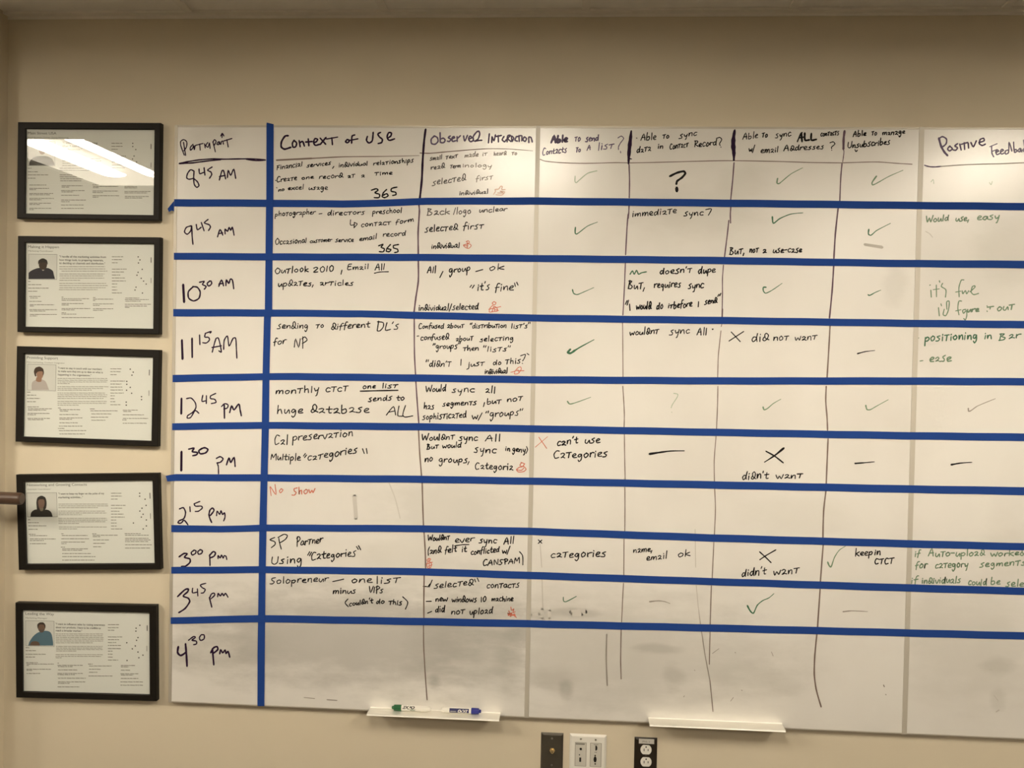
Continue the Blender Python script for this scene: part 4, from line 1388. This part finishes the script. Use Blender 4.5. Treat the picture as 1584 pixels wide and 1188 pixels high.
def draw2(ps, loc):
    s = Sheet(ps, loc, 30, 370, 7.2)
    s.text('title_text', M_PRINT, [('Making it Happen', 97, 440, 97, 30)])
    s.text('subtitle_text', M_PRINT2, [('Marketing Coordinator', 100, 375, 138, 17)])
    s.text('quote_text', M_PRINT, [('"I handle all the marketing activities from', 445, 965, 203, 22), ('how things look, to preparing materials,', 445, 935, 240, 22), ('to deciding on channels and distribution."', 445, 955, 276, 22)], .014)
    s.portrait((100, 168, 420, 447), [('photo_navy', (.032, .028, .038), [(104, 470), (103, 380), (130, 352), (205, 322), (320, 322), (372, 352), (384, 395), (394, 470)]), ('photo_collar', (.4, .36, .3), [(250, 340), (262, 352), (278, 345), (262, 336)]), ('photo_skin_b', (.062, .038, .026), (263, 285, 46, 56)), ('photo_hair', (.035, .028, .022), [(210, 285), (214, 238), (262, 213), (308, 236), (316, 285), (300, 262), (226, 262)])])
    s.bars('body_text', M_PRINT2, R_('470,97,125 506,97,245 545,97,325 580,97,205 637,110,235 655,120,205 692,110,255 730,115,390 744,115,165 785,110,420 800,115,290 838,115,425 855,115,200'
        ' 645,470,490 663,470,775 680,470,695 717,470,715 733,470,550 772,470,790 787,470,615 820,470,520 835,470,635 873,470,830 650,820,850 668,820,1045 683,820,845 720,820,1050 737,820,895 775,820,1045 792,820,935 655,1180,1335 672,1175,1440 690,1180,1355 725,1175,1465 745,1175,1420 760,1175,1230'), 7)
    s.bars('paragraph_text', M_PRINT3, R_('306,445,955 331,445,960 355,470,980 388,445,950 409,445,930 433,450,945 457,445,675 492,445,965 516,445,985 540,445,960 562,440,870'), 7)
    s.bars('rating_labels', M_PRINT2, ratings(1030, [195, 228, 263, 333, 366, 399, 432, 465, 498, 532, 566, 598], [1155, 1145, 1100, 1195, 1165, 1125, 1175, 1185, 1090, 1085, 1090, 1145]), 7)
    s.dots([(1323, 197), (1343, 231), (1326, 265), (1368, 336), (1322, 369), (1310, 401), (1357, 436), (1383, 467), (1412, 500), (1299, 534), (1288, 566), (1371, 600)], 7.5)
    s.bars('side_text', M_PRINT, [(232, 1463, 1471), (460, 1464, 1469)], 60)
def draw3(ps, loc):
    s = Sheet(ps, loc, 20, 540, 6.887)
    s.text('title_text', M_PRINT, [('Providing Support', 150, 480, 102, 29)])
    s.text('subtitle_text', M_PRINT2, [('Non-marketing, Content Integrator', 150, 553, 145, 16)])
    s.text('quote_text', M_PRINT, [('"I want to stay in touch with our members', 480, 947, 210, 21), ('to make sure they are up to date on what is', 480, 957, 244, 21), ('happening in the organization."', 480, 835, 280, 21)], .014)
    s.portrait((152, 166, 461, 439), [('photo_blouse', (.50, .44, .42), [(201, 460), (203, 360), (240, 330), (315, 325), (348, 345), (372, 400), (386, 460)]), ('photo_skin_c', (.34, .19, .13), (288, 262, 37, 58)), ('photo_neck', (.34, .19, .13), [(252, 300), (305, 300), (302, 345), (270, 350), (245, 335)]), ('photo_hair_brown', (.06, .033, .022), [(236, 290), (224, 240), (240, 200), (285, 187), (322, 210), (331, 255), (318, 290), (318, 240), (268, 240), (248, 262), (250, 290)])])
    s.bars('body_text', M_PRINT2, R_('458,150,190 490,150,255 525,150,290 560,150,245 615,155,275 635,160,415 650,160,355 685,155,390 700,155,245 738,155,395 752,160,325 627,480,510 645,495,720 660,500,590 697,495,700 733,495,740 748,495,630 785,495,690 820,490,740 845,480,550 868,490,780 903,495,765'
        ' 637,820,875 657,825,1115 690,835,1055 725,830,1015 757,835,985 650,1170,1330 665,1175,1260 700,1170,1395 738,1170,1440 755,1165,1210 790,1170,1425'), 7)
    s.bars('paragraph_text', M_PRINT3, R_('312,475,1005 331,475,1010 350,475,1005 367,475,605 400,475,1020 419,475,960 437,475,840 468,475,980 487,475,1005 506,475,1000 526,475,965 557,475,1000 577,475,995 597,475,705'), 7)
    s.bars('rating_labels', M_PRINT2, ratings(1038, [210, 240, 272, 340, 372, 405, 435, 468, 497, 528, 560, 592], [1155, 1150, 1105, 1195, 1155, 1165, 1170, 1180, 1085, 1085, 1090, 1145]), 7)
    s.dots([(1250, 214), (1282, 246), (1268, 278), (1213, 344), (1213, 375), (1250, 408), (1211, 438), (1265, 471), (1370, 507), (1370, 538), (1207, 565), (1207, 597)], 7.5)
    s.bars('side_text', M_PRINT, [(250, 1449, 1457), (468, 1446, 1451)], 60)
def draw4(ps, loc):
    s = Sheet(ps, loc, 20, 735, 6.887)
    s.text('title_text', M_PRINT, [('Networking and Growing Contacts', 150, 788, 118, 29)])
    s.text('subtitle_text', M_PRINT2, [('Outreach Coordinator', 153, 402, 158, 16)])
    s.text('quote_text', M_PRINT, [('"I want to keep my finger on the pulse of my', 485, 972, 208, 21), ('marketing activities..."', 485, 746, 246, 21)], .014)
    s.portrait((155, 185, 467, 447), [('photo_black', (.02, .016, .014), [(186, 470), (194, 400), (232, 368), (300, 366), (375, 370), (410, 398), (420, 470)]), ('photo_hair_black', (.022, .016, .014), [(256, 366), (250, 290), (262, 240), (305, 219), (345, 238), (359, 290), (354, 350), (340, 366)]), ('photo_skin_d', (.19, .11, .08), [(268, 280), (280, 260), (330, 260), (338, 300), (325, 345), (300, 362), (278, 345)]), ('photo_scarf', (.20, .16, .11), [(282, 352), (325, 352), (318, 380), (296, 382)])])
    s.bars('body_text', M_PRINT2, R_('475,160,185 507,160,275 540,165,355 577,165,265 630,170,240 645,180,365 680,180,455 697,180,330 730,180,355 625,515,540 643,520,795 678,515,810 713,515,775 730,515,570 767,510,555 785,525,800 800,525,740 835,525,830 868,525,880 905,525,870'
        ' 625,845,890 640,850,1115 655,850,930 690,855,1030 727,855,985 763,855,945 623,1190,1360 640,1195,1445 673,1195,1445 690,1195,1465 708,1195,1440 742,1195,1480 777,1195,1460'), 7)
    s.bars('paragraph_text', M_PRINT3, R_('309,485,1010 328,485,1015 346,485,905 384,485,985 403,485,1000 421,485,735 460,485,1000 478,485,1005 496,485,985 515,485,705 552,490,1000 572,490,690'), 7)
    s.bars('rating_labels', M_PRINT2, ratings(1045, [193, 223, 255, 322, 352, 385, 415, 447, 478, 510, 542, 573], [1155, 1160, 1115, 1200, 1170, 1135, 1180, 1190, 1100, 1105, 1105, 1165]), 7)
    s.dots([(1350, 193), (1350, 224), (1408, 256), (1419, 322), (1375, 352), (1352, 383), (1387, 416), (1368, 447), (1422, 477), (1284, 510), (1422, 541), (1388, 573)], 7.5)
    s.bars('side_text', M_PRINT, [(220, 1456, 1464), (435, 1463, 1468)], 60)
def draw5(ps, loc):
    s = Sheet(ps, loc, 20, 935, 6.887)
    s.text('title_text', M_PRINT, [('Leading the Way', 134, 438, 110, 29)])
    s.text('subtitle_text', M_PRINT2, [('Marketing Manager', 135, 366, 150, 16)])
    s.text('quote_text', M_PRINT, [('"I want to influence sales by raising awareness', 456, 980, 217, 21), ('about our products. I have to be credible to', 456, 936, 252, 21), ('reach a broader market."', 456, 737, 286, 21)], .014)
    s.portrait((136, 177, 440, 442), [('photo_shirt', (.085, .165, .225), [(160, 460), (175, 400), (215, 340), (265, 300), (345, 280), (395, 292), (418, 335), (420, 460)]), ('photo_skin_e', (.17, .095, .062), (305, 247, 38, 50)), ('photo_beard', (.12, .085, .07), [(276, 262), (305, 270), (336, 262), (328, 290), (305, 300), (284, 290)]), ('photo_hair_e', (.045, .028, .02), [(264, 260), (260, 215), (285, 192), (325, 192), (347, 220), (344, 255), (330, 218), (285, 216)]), ('photo_hands', (.14, .085, .06), [(180, 436), (195, 402), (235, 390), (275, 402), (285, 436)])])
    s.bars('body_text', M_PRINT2, R_('460,135,175 492,135,245 530,135,350 560,135,235 620,140,265 635,145,435 650,145,170 690,145,405 702,145,205 735,145,290 625,475,490 648,475,745 662,480,635 697,480,685 735,475,745 748,475,660 785,480,775 825,480,770 840,480,610 878,475,710'
        ' 635,800,850 655,810,1050 690,810,940 722,810,900 762,805,1060 650,1150,1300 665,1150,1235 700,1150,1255 738,1145,1335 752,1150,1280 788,1150,1335 825,1145,1385 860,1145,1385'), 7)
    s.bars('paragraph_text', M_PRINT3, R_('315,455,965 334,455,955 352,455,970 370,455,968 389,455,965 408,455,850 447,460,955 464,460,950 480,460,955 496,460,675 535,455,965 553,455,940 568,455,520'), 7)
    s.bars('rating_labels', M_PRINT2, ratings(1012, [215, 247, 275, 345, 375, 405, 437, 470, 497, 530, 560, 592], [1130, 1125, 1080, 1165, 1130, 1100, 1150, 1155, 1060, 1065, 1070, 1120]), 7)
    s.dots([(1352, 222), (1312, 253), (1310, 284), (1332, 353), (1317, 382), (1213, 408), (1304, 442), (1272, 473), (1332, 507), (1385, 540), (1342, 568), (1216, 597)], 7.5)
    s.bars('side_text', M_PRINT, [(252, 1426, 1434), (468, 1424, 1429)], 60)
frame('picture_frame', 'topmost black picture frame, Main Street USA poster, ceiling light mirrored in its glass',
      [(26.5,188.2),(247.5,190.4),(247.2,340.2),(26.5,338.2)], [(37.9,197.8),(238,200.8),(237.9,332.9),(39.1,329.8)], draw1)
frame('picture_frame', 'black picture frame holding the Making it Happen poster, second from the top',
      [(26.5,364.6),(247.2,367.2),(247,516.9),(27,513.6)], [(37.4,374.6),(237.4,377),(237.4,508.3),(37.9,505.3)], draw2)
frame('picture_frame', 'slightly crooked black picture frame holding the Providing Support poster, middle of five',
      [(25.3,535),(246.5,541.6),(244,690.5),(23.6,683.5)], [(36.6,546.9),(236,552),(234.3,681.5),(34.8,675.7)], draw3)
frame('picture_frame', 'black picture frame behind the rod end, holding the Networking and Growing Contacts poster',
      [(24.5,734),(244.8,732.4),(248,880.6),(28.4,882.2)], [(37.4,744.1),(236,743.5),(238.6,871.5),(39.6,872.5)], draw4)
frame('picture_frame', 'black picture frame holding the Leading the Way poster, lowest of five',
      [(23.4,933),(242.4,936.2),(240.4,1085.6),(24.4,1078.6)], [(33.6,944.2),(231.6,947.2),(230.6,1076),(34.1,1069.2)], draw5)

# ------------------------------------------------------------------ trays, markers
def tray(label, pl, pr):
    yf = YF - .052
    L, R = at(*pl, yf), at(*pr, yf); z = (L.z+R.z)/2; c = Vector(((L.x+R.x)/2, YF, z)); hw = (R.x-L.x)/2
    e = empty('marker_tray', c); tag(e, label, 'tray', 'marker trays')
    m = MB(); prof = [(-.0004, .003), (-.0020, .003), (-.0030, .0012), (-.049, .0000), (-.052, -.0008), (-.0535, -.0045), (-.0515, -.0055), (-.049, -.0022), (-.0004, -.0018)]
    m.loft([[(x, y, zz) for y, zz in prof] for x in (-hw, hw)]); m.build('shelf', M_TRAY, e)
    for sx in (-1, 1):
        m = MB(); m.box(sx*hw*.62-.02, sx*hw*.62+.02, -.012, -.0005, -.016, -.002); m.build('clip', M_TRAY, e)
    return c, hw
t1, hw1 = tray('small white metal marker tray under the left whiteboard panel, holding two markers', (567.2, 1104.6), (772.2, 1113.2))
t2, hw2 = tray('empty white metal marker tray under the middle whiteboard panel', (1004.8, 1120.4), (1215.3, 1130.6))
def marker(name, label, x0, x1, capside, capm, draw, y=-.038):
    """x0..x1 along the tray; the cap sits at capside (-1 left, +1 right)"""
    r = .0088; z = t1.z + .0015 + r + .0004; c = Vector(((x0+x1)/2, y, z)); h = (x1-x0)/2; s = capside
    e = empty(name, c); tag(e, label, 'marker', 'dry erase markers')
    capl = .030
    m = MB(); m.lathe_x([(s*(h-capl+.004), r*.80), (s*(h-capl), r*.96), (-s*(h-.008), r*.96), (-s*(h-.006), r*.90)], 0, 0); m.build('barrel', M_WHITE, e, smooth=False)
    m = MB(); m.lathe_x([(-s*(h-.0065), r*.86), (-s*(h-.002), r*.84), (-s*h, r*.66)], 0, 0); m.build('end_plug', M_WHITE, e)
    m = MB(); m.lathe_x([(s*(h-capl), r*1.0), (s*(h-capl+.002), r*1.06), (s*(h-.007), r*1.0), (s*(h-.0055), r*.62), (s*(h-.001), r*.55), (s*h, r*.40)], 0, 0); m.build('cap', capm, e)
    draw(e, r*.96, h)
    return e
def wrap(r, x0, a0, sgn=1):
    """text coordinates to the barrel surface: a along x, b around it, starting at angle a0 above the front"""
    def f(a, b):
        t = a0 + sgn*b/(r+.0002)
        return (x0 + sgn*a, -(r+.0002)*math.cos(t), (r+.0002)*math.sin(t))
    return f
def green_art(e, r, h):
    m = flat(); text_mesh(m, 'EXPO', 0, 0, .038, 0, .0085, .05, .3, wrap(r, -.026, .10))
    m.flat = False; m.build('brand_lettering', M_BLACK, e)
    m = MB()
    for a, l, x in ((-.12, .024, -.010), (-.40, .016, -.002), (-.52, .014, -.002), (-.64, .015, -.002)):
        f = wrap(r, x, a); m.add([f(0, 0), f(l, 0), f(l, .0008), f(0, .0008)], [(0, 1, 2, 3)])
    m.build('small_print', M_GREENCAP, e)
def blue_art(e, r, h):
    m = MB(); n = 14; x0, x1 = -.036, .0235
    rr = r+.00012; ring = lambda x: [(x, -rr*math.cos(t), rr*math.sin(t)) for t in [-.62+1.62*k/n for k in range(n+1)]]
    m.loft([ring(x0), ring(x1)], caps=False, closed=False); m.build('label_band', M_NAVY, e, smooth=True)
    m = flat(); text_mesh(m, 'EXPO', 0, 0, .031, 0, .0085, .05, .3, wrap(r+.0001, .0205, .52, -1)); m.flat = False
    m.build('brand_lettering', M_WHITE, e)
    m = MB()
    for a, l in ((-.05, .019), (-.22, .017)):
        f = wrap(r+.0001, -.0335, a); m.add([f(0, 0), f(l, 0), f(l, .0009), f(0, .0009)], [(0, 1, 2, 3)])
    m.build('small_print', M_PORT, e)
marker('marker', 'white marker with a green cap, lying left on the tray', at(606.2, 1096, -.038).x, at(666, 1098, -.038).x, -1, M_GREENCAP, green_art)
marker('marker', 'white marker with a navy label and blue cap, lying right on the tray', at(683.5, 1099, -.038).x, at(744.2, 1101, -.038).x, 1, M_BLUECAP, blue_art)

# ------------------------------------------------------------------ wall plates
def plate(name, label, cat, px0, px1, ptop, m_body, height=.1143):
    yf = -.0055
    A, B = at(px0, ptop, -.0005), at(px1, ptop, -.0005); w = B.x-A.x; zt = A.z
    c = Vector(((A.x+B.x)/2, 0, zt-height/2)); e = empty(name, c); tag(e, label, cat, 'wall plates')
    hw, hh, bv = w/2, height/2, .0075
    m = MB(); rings = []
    for d, y in ((0, -.0006), (0, -.0012), (bv*.55, yf+.0014), (bv*.85, yf+.0002), (bv, yf)):
        rings.append([(-hw+d, y, -hh+d), (hw-d, y, -hh+d), (hw-d, y, hh-d), (-hw+d, y, hh-d)])
    m.loft(rings); m.build('cover_plate', m_body, e)
    return e, c, (lambda px, py: (at(px, py, yf).x-c.x, at(px, py, yf).z-c.z)), yf
def screw(e, x, z, yf, m):
    b = MB(); b.cyl((x, z), .0032, yf-.0009, yf, n=14); o = b.build('screw', m, e)
    b = MB(); b.box(x-.0026, x+.0026, yf-.00105, yf-.0006, z-.0005, z+.0005); b.build('slot', M_BLACK, o)
# coaxial plate
e, c, q, yf = plate('coax_wall_plate', 'dark grey metal wall plate with a single brass connector, left of the white plate', 'wall plate', 837.2, 871.6, 1132.4, M_PLATEGREY)
for p in ((853.9, 1142.2), (853.5, 1183.6)): screw(e, *q(*p), yf, M_STEEL)
x, z = q(854.3, 1161); b = MB(); b.cyl((x, z), .0085, yf-.002, yf, n=6); o = b.build('connector', M_BRASS, e)
b = MB(); b.cyl((x, z), .0052, yf-.012, yf-.002, n=20); b.build('threaded_barrel', M_BRASS, o)
b = MB(); b.cyl((x, z), .0016, yf-.0124, yf-.012, n=10); b.build('centre_hole', M_BLACK, o)
# two gang media plate
e, c, q, yf = plate('media_wall_plate', 'white two gang wall plate with audio and video sockets, between the two dark plates', 'wall plate', 881.6, 938.6, 1134.2, M_WHITE)
for p in ((898.5, 1143.1), (921.5, 1144.4)): screw(e, *q(*p), yf, M_STEEL)
for p in ((897.6, 1190.5), (920.6, 1191.6)): screw(e, *q(*p), yf, M_STEEL)
def rect(b, q, x0, y0, x1, y1, d0, d1):
    A, B = q(x0, y1), q(x1, y0); b.box(A[0], B[0], d1, d0, A[1], B[1])
for k, (x0, y0, x1, y1) in enumerate(((889.6, 1149.4, 906.6, 1184.2), (913.0, 1150.4, 930.0, 1185.2))):
    b = MB(); rect(b, q, x0-.7, y0-.6, x1+.7, y1+.6, yf+.0003, yf-.0003); o0 = b.build('opening_shadow_gap', mat('gap_grey', (.22, .2, .16), .7), e)
    b = MB(); rect(b, q, x0, y0, x1, y1, yf+.0003, yf-.0009); ins = b.build('socket_insert', M_PORT, e)
    d0, d1 = yf-.0005, yf-.0013
    if k == 0:
        b = MB(); rect(b, q, 890.6, 1149.9, 904.6, 1151.3, d0, d1); b.build('top_label', M_PRINT2, ins)
        X, Z = q(898.4, 1158.2); b = MB(); b.cyl((X, Z), .0035, d1-.001, d0, n=18); b.build('audio_jack', M_BLACK, ins)
        X, Z = q(896.4, 1167.4); b = MB(); b.cyl((X, Z), .0019, d1, d0, n=12); b.build('indicator', M_BLACK, ins)
        b = MB(); rect(b, q, 896.0, 1171.6, 899.0, 1178.2, d0, d1); b.build('usb_port', M_BLACK, ins)
    else:
        b = MB(); rect(b, q, 918.5, 1151.2, 925.5, 1152.2, d0, d1); b.build('top_label', M_PRINT3, ins)
        b = MB(); pts = [q(921.0, 1153.2), q(922.6, 1153.2), q(923.9, 1155), q(923.9, 1159), q(922.4, 1160.8), q(921.0, 1160.8)]
        b.loft([[(p[0], yy, p[1]) for p in pts] for yy in (d0, d1)]); b.build('hdmi_port', M_BLACK, ins)
        b = MB()
        for xx in (920.4, 922.6): X, Z = q(xx, 1163.6); b.cyl((X, Z), .0012, d1, d0, n=8)
        b.build('pin_holes', M_BLACK, ins)
        X, Z = q(920.5, 1174.6); b = MB(); b.cyl((X, Z), .005, d1, d0, n=18, rx=.0046, rz=.0090); o = b.build('vga_port', M_BLACK, ins)
        b = MB()
        for yy in (1168.4, 1181.2): X, Z = q(920.6, yy); b.cyl((X, Z), .0024, d1-.002, d0, n=6)
        b.build('hex_posts', M_PLATEGREY, o)
# duplex outlet
e, c, q, yf = plate('outlet_plate', 'dark brown duplex outlet plate with a paper label, right of the white plate', 'outlet', 981.6, 1016.8, 1139.6, M_PLATEDARK)
b = MB(); rect(b, q, 988.2, 1143.6, 1012.0, 1150.0, yf, yf-.0003); st = b.build('paper_label', mat('sticker', (.52, .5, .46), .6), e)
m = flat(); X, Z = q(993.8, 1148.2); text_mesh(m, 'PNL 2', X, Z, q(1005.4, 1148)[0]-X, yf-.0004, .0052, .01); m.build('label_text', M_PRINT2, st)
for cy_ in (1159.6, 1178.4):
    X, Z = q(999.3, cy_); b = MB(); n = 32
    pts = [(X+.0168*math.cos(2*math.pi*k/n), Z+max(-.0142, min(.0142, .0168*math.sin(2*math.pi*k/n)))) for k in range(n)]
    b.loft([[(p[0], y, p[1]) for p in pts] for y in (yf+.0002, yf-.0014)]); r_ = b.build('receptacle', M_WHITE, e, bevel=.0003)
    b = MB(); b.box(X-.0072, X-.0050, yf-.0016, yf-.001, Z-.0045, Z+.0035); b.build('slot', M_BLACK, r_)
    b = MB(); b.box(X+.0050, X+.0072, yf-.0016, yf-.001, Z-.0038, Z+.0028); b.build('slot', M_BLACK, r_)
    b = MB(); b.cyl((X, Z+.0085), .0023, yf-.0016, yf-.001, n=14); b.build('ground_hole', M_BLACK, r_)
screw(e, *q(999.2, 1169), yf, M_PLATEGREY)

# ------------------------------------------------------------------ the rod coming in from the left
yr = -.125; A, B = at(-150, 764.5, yr), at(34.5, 771.6, yr); r = .0188
e = empty('wooden_rod', ((A.x+B.x)/2, yr, (A.z+B.z)/2)); tag(e, 'thick round brown rod entering from the left edge in front of the fourth frame', 'rod')
m = MB(); h = (B.x-A.x)/2; dz = (B.z-A.z)/2; n = 28; rings = []
for t, k in ((-h, .96), (h-.012, 1.0), (h-.006, .985), (h-.002, .93), (h, .80)):
    rings.append([(t, r*k*math.cos(2*math.pi*i/n), dz*t/h + r*k*math.sin(2*math.pi*i/n)) for i in range(n)])
m.loft(rings); m.build('shaft', M_ROD, e, smooth=False)
m = MB(); m.box(-h+.03, -h+.055, .010, -yr-JOG-.0006, -.03, .03); m.build('wall_bracket', M_ROD, e)
